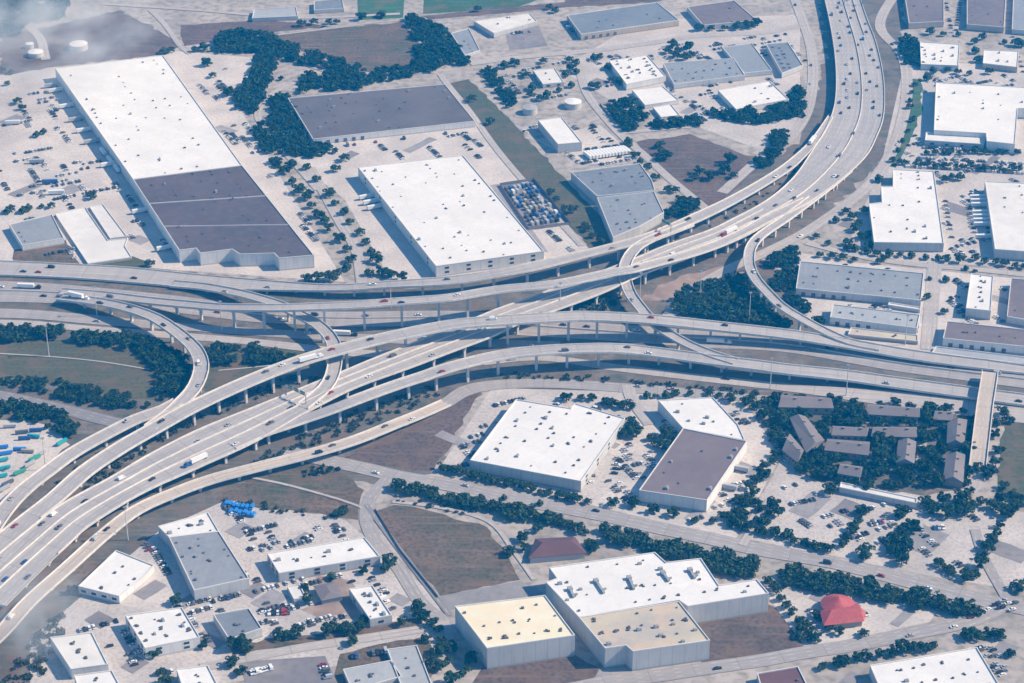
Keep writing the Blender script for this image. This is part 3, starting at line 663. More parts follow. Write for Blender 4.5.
B('small white roofed building standing alone on pale concrete near the dark purple roof', [([(971,273),(993.5,276),(991,310.5),(966,308)], 'white')], 7.5, 'wall', vents=8, units=2, cat='commercial building')
B('long dark purple roof just above the crossing highway at the right edge', [([(947,321),(1060,333),(1060,350),(943,338)], 'purplelight')], 6.5, 'wallwhite', vents=6, doors=12)
B('low pale strip building directly below the long dark purple roof', [([(936,346),(1060,361),(1060,369),(932,352)], 'palemetal')], 2.5, 'wallwhite', cat='shed')
B('dark grey building with rooftop gear at the right edge', [([(1011,278),(1060,282),(1060,326),(1007,316)], 'purplelight')], 6, vents=6, units=5, cat='commercial building')
B('biggest white building of the upper right quarter with a lower entrance wing', [([(936,82),(1060,89),(1060,110),(1018,108),(1015,144),(987,141),(986,133),(934,130)], 'white')], 9, 'wallwhite', vents=10, units=4, windows=10)
B('low white entrance wing along the front of the biggest upper right building', [([(926,132),(986,137),(984,144),(925,140)], 'white2')], 5.5, 'wall', cat='office wing', windows=8)
B('white roof with dark rooftop markings above the curving frontage road', [([(920,41.5),(960,44),(958.5,65.5),(921,64)], 'white')], 5.5, 'wallwhite', units=7, vents=4, windows=6, cat='commercial building')
B('smaller white roof next to the one with dark markings, near the right edge', [([(984,49.5),(1019,51),(1017.5,67),(983,63)], 'white')], 5.5, 'walltan', units=4, windows=5, cat='commercial building')
B('dull purple roof at the top edge, first one right of the highway', [([(903,-16),(944,-16),(944,21),(909,23)], 'purplelight')], 6, 'walltan', vents=6)
B('dull purple roof at the top right corner beside a parking strip', [([(967,-16),(1007,-16),(1004,27),(967,24)], 'purplelight')], 6, 'walltan', vents=6)
B('narrow grey roof in the top right corner', [([(1014,-16),(1060,-16),(1060,33),(1012,29)], 'greymetal')], 5)
B('long pale blue-grey roof at the top edge left of the dark purple roof', [([(567,15),(657,2),(679,20),(581,34)], 'bluegrey')], 6, 'walltan', vents=6, doors=10)
B('white roof beside the dark car park at the top', [([(474,21),(530,13),(537,21),(494,33)], 'white2')], 5, vents=5, cat='commercial building')
B('small grey roof among trees left of the dark car park', [([(451,33),(469,28),(480,50),(465,55)], 'greymetal')], 4, cat='commercial building', vents=4)
B('dark purple roof at the top middle right with trees along its front', [([(687,6.6),(734,0),(757,20),(703,25)], 'purplelight')], 5.5, vents=3)
B('white roof dotted with many dark vents in the upper middle', [([(609,60.6),(647.5,55),(666,76),(626.5,84)], 'white')], 6, 'wallwhite', units=6, vents=30)
B('small square white roof directly in front of the roof dotted with vents', [([(632,89.6),(663,86),(679,100),(645,105)], 'white')], 4, 'wallwhite', cat='commercial building')
B('smallest white roof in front of the square white roof', [([(653,107),(671,104),(680,115),(661,117)], 'white')], 3, 'wallwhite', cat='shed')
B('grey ribbed roof with rows of ridges in the upper middle', [([(663,63),(734,58),(745,75),(674,84)], 'greymetal')], 5, vents=20)
B('grey roof next to the ribbed grey roof', [([(722,47),(752,43),(772,70),(744,73)], 'greymetal')], 4.5)
B('blue-grey roof crowded with vents beside the inner frontage road', [([(766,44),(788,42),(803,65),(782,73)], 'bluegrey')], 5, vents=14, units=6)
B('clean white roof left of the inner frontage road', [([(718,90),(770,81),(789,99),(736,109)], 'white')], 5, 'wallwhite', vents=6, units=2)
B('white roofed plant with tall walls next to the storage tanks', [([(538,120),(562,117),(582,142),(558,144)], 'white')], 8, 'wall', cat='factory', name='factory')
B('small white roofed office beside the round white tank', [([(533,70),(555,68),(564,82),(543,84)], 'white2')], 4, vents=3, cat='office building', windows=4)
B('dark slate roof of the upper half of the blue-grey plant left of the bend', [([(571,172),(640,163),(652,180),(655,190),(597,196)], 'bluegrey')], 8, 'wall', vents=10, units=6, cat='factory', name='factory')
B('lighter slate roof in front of the dark one, beside the north flyover', [([(597,197.5),(654,191),(664,212),(640,226),(613,237)], 'greymetal')], 8, 'wall', vents=12, units=3, cat='factory', name='factory')
B('grey roofed workshop at the left edge beside the white slab roof', [([(9,224),(52,214),(64,238),(22,245)], 'greymetal')], 5, 'wallwhite', cat='workshop', vents=3)
B('low white L-shaped roof next to the grey workshop, above the highway', [([(55,213.5),(86,207),(88,211),(108,240),(128,238),(125,246),(132,257),(88,263.5)], 'white2')], 2.2, cat='shed')
B('second low white roof lying against the L-shaped one', [([(89,206),(103,204),(127,236),(110,238)], 'white2')], 2.2, cat='shed')
B('white and grey split roof beside the blue vans in the lower left', [([(158,526),(208,512),(219,531),(169,537)], 'white'), ([(169,537),(219,531),(249,578),(194,590)], 'greymetal')], 8, 'wall', vents=26, units=4)
B('white five-sided roof squeezed beside the sandy ramp', [([(116,550),(154,565),(146,574),(119,596),(78,586)], 'white')], 5.5, 'wallwhite', vents=6, windows=4)
B('white roof with scattered dark vents in the lower left, largest of the corner group', [([(125,615),(182,607),(200,637),(145,648)], 'white')], 7.5, 'wallwhite', vents=22, units=3, windows=5)
B('white roof beside the smoke at the lower left', [([(50,637),(92,632),(108,664),(71,669)], 'white2')], 7, 'wallwhite', vents=10)
B('white roof cut by the bottom edge, attached below the one beside the smoke', [([(74,675),(112,670),(126,696),(84,704)], 'white')], 7, 'wallwhite', vents=4)
B('flat slate grey roof behind a round tree in the lower left', [([(213,614),(249,608),(262,628),(229,639)], 'bluegrey')], 6, vents=6)
B('white roof with vents cut by the bottom edge left of the asphalt lot', [([(176.5,669),(208,665),(224,697),(188,703)], 'white')], 6, 'wallwhite', vents=6)
B('long white warehouse left of the brown field', [([(267,553),(364.5,537),(380,556),(279,573)], 'white')], 6.5, 'wall', vents=8, windows=8, units=2)
B('short white building beside a row of cars south of the long white warehouse', [([(349,588.6),(372.5,585),(392,615),(370,619)], 'white')], 6, 'wall', units=5, vents=8, cat='commercial building', windows=4)
house('small grey hipped house beside the dirt patch', [(314,586),(335,582),(343,596),(322,600)], 3.5, 1.6, 'shingle', 'wall', 'house', .35)
B('long grey roof near the bottom edge beside parked cars', [([(343,669),(391,660),(402,676),(352,690)], 'palemetal')], 4, vents=6, cat='workshop')
B('narrow grey roof standing askew near the bottom edge', [([(387,649),(417,645),(432,684),(403,690)], 'palemetal')], 4, vents=4, cat='workshop')
B('small white shed roof beside the car yard', [([(287,586),(300,584),(306,597),(294,599)], 'white2')], 3, 'wallwhite', cat='shed')
house('dark brown hipped roof with white eaves north of the big white complex', [(529,558),(536,539),(574,537),(586,553)], 4, 4, 'redbrown', 'wallwhite', 'restaurant', .3, name='restaurant')
B('tall windowless cream box at the bottom, left of the white complex', [([(455,606),(545,595),(575,635),(487,648)], 'cream')], 14, 'wall', vents=26, cat='factory', name='factory')
B('great white factory complex with a weathered cream roof at its near end',
  [([(549,567),(655,552),(666,562),(701,558),(719,585),(757,579),(769,593),(688,606),(679,600),(579,617),(546,582),(557,578)], 'white'),
   ([(579,617),(679,601),(710,640),(633,651),(626,645),(605,648)], 'patchy')], 13, 'wall', vents=50, units=16, cat='factory', name='factory')
B('white warehouse at the bottom edge below the avenue with the red restaurant', [([(870,665),(977,647),(1004,692),(890,712)], 'white')], 7, 'wall', vents=24, units=4)
B('dark reddish roof at the bottom edge left of the white warehouse', [([(757,673),(798,666),(811,692),(765,700)], 'redbrown')], 5, vents=6, units=3, cat='commercial building')
B('thin pale roof between the apartments and the parking lots', [([(841,482),(917,498),(917,503),(839.5,487)], 'white2')], 4.5, 'wall', cat='carport')
B('pale blue metal shed at the top edge', [([(254,9),(296,7),(298,16),(252,18)], 'palemetal')], 4, cat='shed')
B('dark blue roof at the top edge left of the green field', [([(314,1),(342,-2),(344,8),(314,10)], 'bluegrey')], 4, cat='workshop')
APT = [([(782,395),(830,398),(833,408),(779,407)], 'closest to the highway behind tall trees'), ([(868,404),(919,408),(919,417),(866,414)], 'closest to the service road in the middle'),
  ([(790,418),(806,417),(824,440),(806,452)], 'turned at an angle beside the angled drive'), ([(828,439),(869,442),(868,455),(825,450)], 'right of the angled one'),
  ([(833,426),(868,428),(866,436),(832,435)], 'short and half hidden by trees'), ([(873,427),(916,427),(916,437),(872,436)], 'in the middle of the complex'),
  ([(898.5,441),(916,442),(914,463),(896,462)], 'end-on beside the courtyard drive'), ([(948,423),(967,420),(964,444),(947,443)], 'end-on nearest the overpass'),
  ([(947,455),(965,455),(963,482),(943,479)], 'at the foot of the overpass'), ([(935,411),(953,412),(951,420),(934,419)], 'smallest of the complex'),
  ([(841,464),(862,467),(860,477),(838,473)], 'just above the thin pale roof'), ([(790,434),(803,450),(798,462),(783,450)], 'nearest the parking lots')]
for q, txt in APT: house('grey gabled apartment block '+txt, q, 5, 3.0, 'shingle', 'walltan', 'apartment building', 0, 5, group='gabled apartment blocks', chimneys=2)
# red roofed restaurant: hipped hall with a half-cone rotunda
# pale seams across the dark half of the huge warehouse
bw_ = [o for o in bpy.data.objects if o.get('label', '').startswith('huge long')][0]
for t in (.36, .68):
    a, b = P(133,179,11.4).lerp(P(179,250,11.4), t), P(242,165,11.4).lerp(P(314,255,11.4), t); a, b = a.lerp(b, .01), b.lerp(a, .01)
    obj('roof_seam', wall_mesh('roof_seam', [a-bw_.location, b-bw_.location], .35, .6, 'trim'), bw_)
fx_ = [o for o in bpy.data.objects if o.get('label', '').startswith('great white factory')][0]
for a, b in (((596,582),(604,594)), ((629,579),(634,590)), ((663,574),(669,582)), ((690,571),(695,579)), ((570,590),(574,598))):
    hz_ = 13*K-.5; a, b = P(*a, hz_), P(*b, hz_); d = b-a; V, Fc = [], []; Rm = Matrix.Rotation(math.atan2(d.y, d.x), 3, 'Z')
    box_geo(V, Fc, (0, 0, .9), (d.length, 1.5, 1.2), Rm); box_geo(V, Fc, Rm @ Vector((-d.length/2, 0, 1.1)), (3, 3, 2.0), Rm); box_geo(V, Fc, Rm @ Vector((d.length*.2, 1.8, .8)), (1.2, 2.6, .9), Rm)
    obj('roof_duct', mesh('roof_duct', V, Fc, M['metal']), fx_, (a+b)/2-fx_.location)
h0 = 4*K; rr = empty('restaurant', P(843, 614)); tag(rr, 'red tiled restaurant with a cone-shaped rotunda beside the bottom avenue', 'restaurant'); bs = rr.location.copy()
q = [P(x, y, h0)-bs for x, y in ((821,611),(856,603),(865,613),(863,621),(825,625))]; FOOT.append([(v.x+bs.x, v.y+bs.y) for v in q]); q = ccw(q); n = len(q); c = sum(q, Vector())/n
obj('wall', mesh('wall', [Vector((v.x*.96, v.y*.96, 0)) for v in q]+[Vector((v.x*.96, v.y*.96, h0)) for v in q], [(i, (i+1) % n, n+(i+1) % n, n+i) for i in range(n)], M['walltan']), rr)
rd1, rd2 = c+Vector((-9, 0, 3.5)), c+Vector((9, 2, 3.5)); ov = [c+(v-c)*1.06 for v in q]
V = ov+[rd1, rd2]; Fc = []
for i in range(n):
    a, b = ov[i], ov[(i+1) % n]; ra = n if (a-rd1).length < (a-rd2).length else n+1; rb = n if (b-rd1).length < (b-rd2).length else n+1
    Fc.append((i, (i+1) % n, rb) if ra == rb else (i, (i+1) % n, rb, ra))
obj('roof', mesh('roof', V, Fc, M['red']), rr)
cc = P(838, 605, h0)-bs; V, Fc = [Vector((cc.x, cc.y, h0+6))], []
for k in range(24): V.append(cc+Vector((11*math.cos(k*math.pi/12), 11*math.sin(k*math.pi/12), .6)))
for k in range(24): Fc.append((0, 1+k, 1+(k+1) % 24))
obj('rotunda_roof', mesh('rotunda_roof', V, Fc, M['red']), rr)
V, Fc = [], []
for k in range(24): V += [Vector((cc.x+9.8*math.cos(k*math.pi/12), cc.y+9.8*math.sin(k*math.pi/12), z)) for z in (0, h0+.7)]
for k in range(24): Fc.append((2*k, 2*((k+1) % 24), 2*((k+1) % 24)+1, 2*k+1))
obj('rotunda_wall', mesh('rotunda_wall', V, Fc, M['walltan']), rr)
# storage tanks
def tank(label, px, py, r, h, m='white'):
    b = P(px, py); root = empty('storage_tank', b); tag(root, label, 'tank', 'storage tanks'); V, Fc = [], []; N = 28
    for k in range(N): V += [Vector((r*math.cos(k*2*math.pi/N), r*math.sin(k*2*math.pi/N), z)) for z in (0, h)]
    for k in range(N): Fc.append((2*k, 2*((k+1) % N), 2*((k+1) % N)+1, 2*k+1))
    obj('shell', mesh('shell', V, Fc, M['wallwhite']), root); FOOT.append([(b.x+r*math.cos(k), b.y+r*math.sin(k)) for k in range(6)])
    V = [Vector((0, 0, h+r*.16))]+[Vector(((r+.15)*math.cos(k*2*math.pi/N), (r+.15)*math.sin(k*2*math.pi/N), h)) for k in range(N)]+[Vector(((r+.15)*math.cos(k*2*math.pi/N), (r+.15)*math.sin(k*2*math.pi/N), h-.4)) for k in range(N)]
    Fc = [(0, 1+k, 1+(k+1) % N) for k in range(N)]+[(1+k, 1+N+k, 1+N+(k+1) % N, 1+(k+1) % N) for k in range(N)]
    obj('lid', mesh('lid', V, Fc, M[m]), root)
tank('fat white storage tank beside the small white roofed office', 573, 107, 8, 6, 'white'); tank('grey storage tank left of the fat white one', 530, 113, 7, 6, 'palemetal')
tank('white storage tank under the thin smoke, the larger of two', 79, 49, 9, 6, 'white'); tank('white storage tank at the upper left, nearest the frame edge', 36, 56, 7.5, 5, 'white'); tank('tiny white tank behind the one nearest the upper left frame edge', 30, 48, 4, 5, 'white')

# ------------------------------------------------------------------ trees
def crown_geo(seed, nleaf, flat=.8, size=1.0):
    rs = np.random.RandomState(seed)
    nb = 13; cl = []
    while len(cl) < nb:
        c = rs.uniform(-1, 1, 3)*(.68, .68, .5)
        if np.linalg.norm(c) < .75: cl.append(np.append(c, rs.uniform(.25, .48)))
    cl = np.array(cl); idx = rs.randint(0, nb, nleaf)
    d = rs.normal(size=(nleaf, 3)); d /= np.linalg.norm(d, axis=1)[:, None]; d[:, 2] = np.abs(d[:, 2])*.9-.25
    cen = cl[idx, :3]+d*cl[idx, 3][:, None]*rs.uniform(.75, 1.05, (nleaf, 1)); cen[:, 2] = cen[:, 2]*flat
    nrm = d+rs.normal(size=(nleaf, 3))*.45; nrm /= np.linalg.norm(nrm, axis=1)[:, None]
    t = np.cross(nrm, rs.normal(size=(nleaf, 3))); t /= np.linalg.norm(t, axis=1)[:, None]; b = np.cross(nrm, t)
    s = rs.uniform(.10, .19, (nleaf, 1))*size
    V = np.stack([cen-t*s, cen-b*s*.8, cen+t*s, cen+b*s*.8+nrm*s*.3], 1).reshape(-1, 3)
    return V.astype(np.float32)
def quads_mesh(name, V, m):
    n = len(V)//4; me = bpy.data.meshes.new(name); me.vertices.add(len(V)); me.vertices.foreach_set('co', V.ravel())
    me.loops.add(4*n); me.loops.foreach_set('vertex_index', np.arange(4*n, dtype=np.int32))
    me.polygons.add(n); me.polygons.foreach_set('loop_start', np.arange(0, 4*n, 4, dtype=np.int32)); me.polygons.foreach_set('loop_total', np.full(n, 4, dtype=np.int32))
    me.materials.append(m); me.update(calc_edges=True); me.validate(); return me
def trunk_mesh():
    V, Fc = [], []; N = 7
    def limb(a, b, r0, r1):
        n = len(V); ax = (b-a).normalized(); u = ax.orthogonal().normalized(); w = ax.cross(u)
        for p, r in ((a, r0), (b, r1)):
            for k in range(N): V.append(p+(u*math.cos(k*2*math.pi/N)+w*math.sin(k*2*math.pi/N))*r)
        for k in range(N): Fc.append((n+k, n+(k+1) % N, n+N+(k+1) % N, n+N+k))
    limb(Vector((0, 0, -.05)), Vector((0, 0, .75)), .075, .045)
    for k in range(4):
        a = k*1.7; limb(Vector((0, 0, .5+.06*k)), Vector((.42*math.cos(a), .42*math.sin(a), .95+.05*k)), .035, .012)
    return mesh('trunk', V, Fc, M['bark'])
CROWNS = [quads_mesh('crown', crown_geo(s, 520)+np.array([0, 0, .82], dtype=np.float32), M['leaf' if s % 2 else 'leafdark']) for s in range(6)]
TR = trunk_mesh()
def make_tree(ci):
    r = link(bpy.data.objects.new('tree', None)); r.empty_display_size = .1
    obj('crown', CROWNS[ci], r); obj('trunk', TR, r); return r
PROTO = [make_tree(i) for i in range(6)]; used = [False]*6; NT = [0]; WANT = []
def tree_at(w, r, phrase, group):
    WANT.append((w, r, phrase, group))
def plant(w, r, phrase, group):
    i = random.randrange(6); NT[0] += 1
    if not used[i]: used[i] = True; t = PROTO[i]
    else:
        t = PROTO[i].copy(); link(t)
        for ch in PROTO[i].children:
            c2 = ch.copy(); link(c2); c2.parent = t
    t.location = (w.x, w.y, 0); t.rotation_euler = (0, 0, random.uniform(0, 6.28)); t.scale = (r, r, r*random.uniform(.8, 1.1))
    later(t, phrase, 'tree', group)
def in_foot(x, y):
    return any(inside(x, y, f) for f in FOOT)
def row(phrase, pts, r=3.8, sp=None, n=None, jit=.8, group='trees planted around the lots'):
    """pts: crown positions in the picture; with n, spaced along the line"""
    W = [P(x, y+2) for x, y in pts]
    if n:
        L_ = [0]; [L_.append(L_[-1]+(W[i+1]-W[i]).length) for i in range(len(W)-1)]; out = []
        for k in range(n):
            s = L_[-1]*(k+.5)/n; i = max(j for j in range(len(W)-1) if L_[j] <= s or j == 0); out.append(W[i].lerp(W[i+1], (s-L_[i])/(L_[i+1]-L_[i])))
        W = out
    for w in W:
        w = w+Vector((random.gauss(0, jit), random.gauss(0, jit), 0))
        if not in_foot(w.x, w.y): tree_at(w, r*1.12*random.uniform(.75, 1.3), phrase, group)
R = row
R('dark tree in the west row between the two big warehouses', [(284,172),(292,182),(300,191),(306,198),(313,206),(319,215),(325,222),(330,229),(338,240),(347,250),(351,260),(347,269),(338,275),(328,279),(318,280),(308,281)], 4.6)
R('dark tree in the east row between the two big warehouses', [(317,180),(330,195),(336,203),(343,213),(351,222),(361,233),(367,243),(372,253),(379,262),(370,273),(383,274),(392,275),(402,279)], 4.4)
R('round tree near the loading side of the winding lane', [(308,167),(337,170),(345,160),(298,150),(290,166)], 4.2)
R('round tree in the arc behind the white factory', [(568,399),(580,398),(592,399),(603,402),(612,404.5),(621,406),(630,407)], 3.9, jit=.4)
R('bushy tree in the clump right of the white factory', [(632,421),(633,430),(626,434),(637,436),(622,437)], 4.6)
R('tree along the frontage road above the pentagonal roof', [(647,396),(655,396),(665,395),(676,394),(690,393),(709,394),(720,396)], 2.8)
R('tree east of the pentagonal roof', [(735,400),(745,403),(752,399),(756,408),(762,416),(768,424),(772,436),(765,404)], 4)
R('tree in front of the white factory by the diagonal avenue', [(440,468),(590,503)], 3.5, n=21)
R('tree beside the diagonal avenue below the brown roof', [(612,504),(634,505),(653,511),(672,515),(693,521),(712,522),(724,515)], 3.6)
R('tree left of the brown roof', [(651,438),(657,444),(664,448),(668,434),(672,441),(662,437)], 4.2)
R('tree in the belt east of the brown roof', [(776,455),(764,474),(752,495),(744,512),(735,528)], 4.3, n=14, jit=2.0)
R('tree north of the diagonal avenue in the parking lots', [(748,528),(830,550)], 3.8, n=13, jit=1.5)
R('tree in the left divider of the parking lots', [(862,512),(858,522),(852,530),(848,538),(844,546)], 4)
R('tree in the middle divider of the parking lots', [(905,516),(904,526),(900,534),(893,541),(903,545),(896,553),(900,561),(912,530),(888,549),(908,556)], 4.8, jit=1.4)
R('solitary round tree by the diagonal avenue', [(868,557)], 5.2)
R('tree in the right divider of the parking lots', [(1000,526),(996,534),(991,543),(985,550),(983,558),(979,566),(974,574),(968,579)], 4.6, jit=1)
R('tree beside the avenue at the right end of the parking lots', [(937,566),(947,570),(955,573),(963,576),(1018,590),(1024,584)], 4)
R('tree in the island of the upper parking lot', [(760,510),(768,515),(775,507),(765,522),(780,515),(758,520)], 3.8)
R('tree among the apartment blocks', [(771,401),(779,410),(792,413),(805,413),(820,413),(836,405),(838,412),(850,412),(858,408),(862,416),(872,420),(885,421),(900,421),(915,420),(925,410),(926,422),(830,424),(822,430),(845,422),(858,423),(870,440),(880,442),(890,445),(882,455),(888,465),(876,468),(874,455),(925,440),(930,452),(938,448),(936,462),(928,470),(920,468),(905,468),(895,470),(880,475),(865,480),(850,482),(832,478),(825,465),(815,462),(822,458),(812,470),(800,470),(830,490),(868,492),(905,480),(930,482),(970,470),(968,490),(780,425),(776,418),(783,432),(778,442),(790,445),(770,411),(940,430),(933,436),(970,450),(972,436)], 4.8, jit=2)
R('tree in the grove above the parking lots at the right', [(924,503),(934,506),(944,502),(954,508),(962,503),(972,508),(982,503),(992,506),(1004,500),(1014,497),(1022,503),(998,512),(1008,516),(966,514),(946,513),(930,514),(1012,507)], 5, jit=1.6)
R('tree along the east side of the overpass', [(1000,422),(998,436),(996,450),(994,464),(992,478),(1000,412),(1008,420),(1012,495),(1000,488)], 4.2, jit=1.5)
R('tree on the bottom avenue verge opposite the restaurant', [(820,665),(839,664),(846,661),(858,659),(867,658),(880,657),(890,654),(900,652),(912,650),(925,649),(936,647),(968,637),(975,636),(986,634),(1003,637),(1012,655)], 4, jit=1)
R('tree in the hedge left of the red restaurant', [(769,582),(775,589),(781,598),(787,606),(793,614),(799,622),(804,628),(808,634),(811,639),(815,640),(801,637)], 3.6, jit=.8)
R('tree beside the red restaurant', [(834,598),(817,615),(828,630),(838,631),(865,621),(864,634)], 2.8)
R('tree at the bottom beside the tall cream box', [(430,622),(436,632),(442,642),(452,650),(440,655),(434,667),(448,664),(460,672),(425,640),(466,660),(455,680)], 4.4, jit=1.5)
R('round tree along the bottom street below the long white warehouse', [(332,577),(362,572),(387,569),(392,565),(334,628),(342,630),(350,632),(326,634),(358,628),(366,621),(362,612),(350,643),(404,623),(418,614),(424,618),(416,608)], 4.2)
R('big round tree beside the flat slate roof', [(238,646),(246,643),(246,651)], 5.2)
R('tree around the lower left warehouses', [(178,602),(205,646),(234,665),(240,672),(153,657),(160,672),(168,682),(72,590),(304,590),(309,601),(346,510),(340,514),(292,636),(282,638),(300,634),(192,594)], 4)
R('tree in the hedge behind the small houses by the street', [(536,530),(520,540),(524,549),(594,550),(590,545),(510,552)], 4.4)
R('tree by the street north of the red roofed buildings', [(541,503),(505,497)], 3)
R('tree along the top cross street', [(302,24),(315,23),(328,22),(336,22),(362,18),(382,16),(410,20),(478,10),(550,8),(556,11)], 4.4)
R('tree west of the winding lane', [(164,52),(172,51),(196,50),(204,49),(214,50),(224,48),(206,64),(228,94)], 4.4)
R('tree in the leafy yard by the storage tanks', [(528,76),(534,88),(530,95),(540,98),(548,95),(560,90),(572,86),(505,66),(515,64),(545,62),(564,75),(592,86),(598,88)], 4)
R('tree beside the north side street', [(570,60),(574,64),(571,70),(576,72),(594,58),(600,57)], 4.6)
R('tree left of the roof dotted with vents', [(609,68),(616,74),(620,82),(612,80)], 4)
R('tall tree between the roof dotted with vents and the north street', [(672,46),(680,50),(688,47),(668,52),(676,56),(692,55),(684,58)], 5)
R('tree on the bare triangular field', [(659,146),(664,152),(668,158),(658,158),(700,172),(706,177),(694,178),(722,170),(730,176),(728,162)], 5, jit=1.5)
R('tree along the front of the top purple roof', [(700,29),(712,29),(724,28),(736,27),(748,26),(758,24),(695,18)], 4.6)
R('bush on the grass strip', [(550,192),(556,200),(566,208),(573,212),(585,225),(590,230),(594,236),(601,241),(606,243),(470,100),(490,122)], 3.8, jit=1.2)
R('tree beside the white L-shaped roof', [(88,194),(92,197),(7,211),(12,210),(22,211),(31,209),(40,207),(52,206),(149,265)], 3.2)
R('lone tree in a car park of the far left', [(7,84),(18,102),(24,107),(44,132),(38,135),(205,62),(213,76),(228,92),(2,70),(12,72)], 3.6)
R('tree around the upper right white roofs', [(958,34),(944,34),(930,33),(975,42),(982,38),(1005,42),(1015,44),(978,60),(976,52),(948,70),(958,72),(970,74),(935,71),(926,78),(1022,45),(990,72)], 4)
R('tree in the parking rows below the biggest upper right building', [(922,152),(1020,152)], 3, n=12, jit=1)
R('tree in the second parking row below the biggest upper right building', [(898,163),(1022,170)], 3.2, n=18, jit=1)
R('tree on the green strip beside the curving frontage road', [(914,84),(913,92),(911,100),(910,107),(912,120),(908,130),(903,140),(898,150),(892,160)], 3, jit=.5)
R('tree left of the stepped warehouse', [(858,222),(856,230),(862,238),(870,246),(848,243),(828,244),(815,236),(838,220),(846,212),(852,217),(863,212),(880,180),(868,235)], 4, jit=1)
R('tree in front of the stepped warehouse', [(848,248),(856,250),(866,252),(876,254),(888,254),(900,255),(912,256),(924,257),(936,257),(948,259),(958,260),(884,258)], 3.6)
R('tree along the street at the right edge', [(975,259),(985,261),(995,262),(1005,264),(1015,266),(1024,267),(945,181),(952,176),(960,178)], 3.4)
R('tree between the grey roofs and the small white building', [(930,278),(927,297),(946,280),(944,312),(965,268),(975,271)], 2.6)
R('tree on the verge above the long grey roof', [(820,256),(832,257),(843,258),(853,260),(880,262),(792,250),(797,254)], 3)
R('tree beside the white plant at the small side street', [(627,146),(633,155),(640,162),(648,168),(655,178),(627,142),(668,190),(675,190)], 4)

# --- woods, hedges and scrub nobody could count
def rank(q):
    w = q[0]; px, py = pix(w)
    return -q[1]/(w-Vector((0, CAM_Y, CAM_H))).length if -5 < px < 1030 and -5 < py < 690 else 0
WANT.sort(key=rank)
for q in WANT[:292]: plant(*q)
WT = [crown_geo(40+i, 250, .8, 1.35) for i in range(4)]; ST = [crown_geo(60+i, 40, .6, 2.2) for i in range(3)]
def wood(name, label, poly, sp=5.0, r=(2.6, 5.6), m='leafdark', tmpl=WT, lift=1.0, cat='wood'):
    W = [P(x, y+1.5) for x, y in poly]; x0, x1 = min(w.x for w in W), max(w.x for w in W); y0, y1 = min(w.y for w in W), max(w.y for w in W)
    pl = [(w.x, w.y) for w in W]; out = []; y = y0
    while y < y1:
        x = x0
        while x < x1:
            a, b = x+random.uniform(-.45, .45)*sp, y+random.uniform(-.45, .45)*sp
            if inside(a, b, pl) and not in_foot(a, b) and random.random() < .86 and (name not in ('woodland', 'tree_belt', 'hedge') or mnoise.noise(Vector((a/22, b/22, 0))) < .33):
                s = random.uniform(*r); t = random.choice(tmpl); an = random.uniform(0, 6.28); c, s_ = math.cos(an), math.sin(an)
                v = t @ np.array([[c, s_, 0], [-s_, c, 0], [0, 0, 1]], dtype=np.float32)*s; v[:, 2] += s*lift*.8; out.append(v+np.array([a, b, 0], dtype=np.float32))
            x += sp
        y += sp
    if not out: return
    o = obj(name, quads_mesh(name, np.concatenate(out).astype(np.float32), M[m])); tag(o, label, cat, None, 'stuff')
wood('woodland', 'dark wood in the top left corner under the smoke', [(-10,-8),(70,-8),(66,17),(48,20),(26,24),(20,35),(-10,34)])
wood('tree_belt', 'tree belt along the top of the winding lane', [(222,34),(240,30),(262,32),(300,48),(340,60),(366,70),(352,76),(318,66),(300,63),(262,53),(212,52)])
wood('tree_belt', 'thick trees directly behind the dark roofed warehouse', [(303,76),(363,73),(363,89),(297,92)])
wood('tree_belt', 'tree belt west of the winding lane', [(258,53),(274,52),(283,80),(264,100),(252,116),(238,108),(234,94),(250,80)])
wood('tree_belt', 'trees in the crook left of the dark roofed warehouse', [(271,98),(287,97),(308,140),(335,148),(337,153),(303,158),(276,148),(266,113)])
wood('tree_belt', 'narrow trees beside the lane left of the dark warehouse', [(250,124),(262,124),(287,158),(276,168),(260,148)])
wood('woodland', 'dense trees between the grass field and the small grey roof', [(408,16),(424,19),(450,34),(462,56),(470,64),(445,63),(429,73),(366,84),(366,72),(418,62),(412,34)])
wood('tree_belt', 'trees along the right side of the grass strip lane', [(480,70),(493,66),(520,104),(512,112)], r=(3, 4.2))
wood('hedge', 'thick hedge around the smallest white roof', [(605,103),(632,101),(645,118),(662,122),(695,117),(700,126),(624,130)], cat='hedge')
wood('hedge', 'trees in front of the clean white roof', [(708,104),(730,110),(790,101),(797,86),(806,92),(805,116),(750,124),(716,118)], cat='hedge')
wood('hedge', 'trees beside the blue-grey gabled shed by the inner frontage road', [(750,166),(770,147),(776,130),(788,130),(788,141),(768,168)], cat='hedge')
wood('hedge', 'dark trees left of the upper right white roof', [(901,40),(914,34),(921,50),(920,66),(900,62)], cat='hedge')
wood('woodland', 'dark wood filling the triangle inside the east loop', [(671,302),(687,290),(705,284),(727,277),(748,277),(766,305),(785,322),(790,332),(740,322),(678,315)], m='leaf')
wood('woodland', 'wood between the east loop ramp and the long grey roof', [(759,264),(790,247),(799,258),(794,288),(788,291),(817,318),(822,328),(802,314),(778,296)])
wood('tree_belt', 'trees between the slate roofed plant and the north flyover', [(632,236),(661,219),(684,197),(695,202),(699,211),(650,229),(628,241)])
wood('tree_belt', 'upper tree belt around the loop field', [(-10,326),(49,328),(98,335),(132,334),(169,347),(188,360),(192,378),(176,396),(156,400),(158,372),(137,350),(98,344),(49,338),(-10,345)])
wood('tree_belt', 'lower tree belt around the loop field', [(-10,370),(49,379),(122,394),(150,400),(147,408),(115,410),(49,396),(-10,380)], r=(2.5, 4))
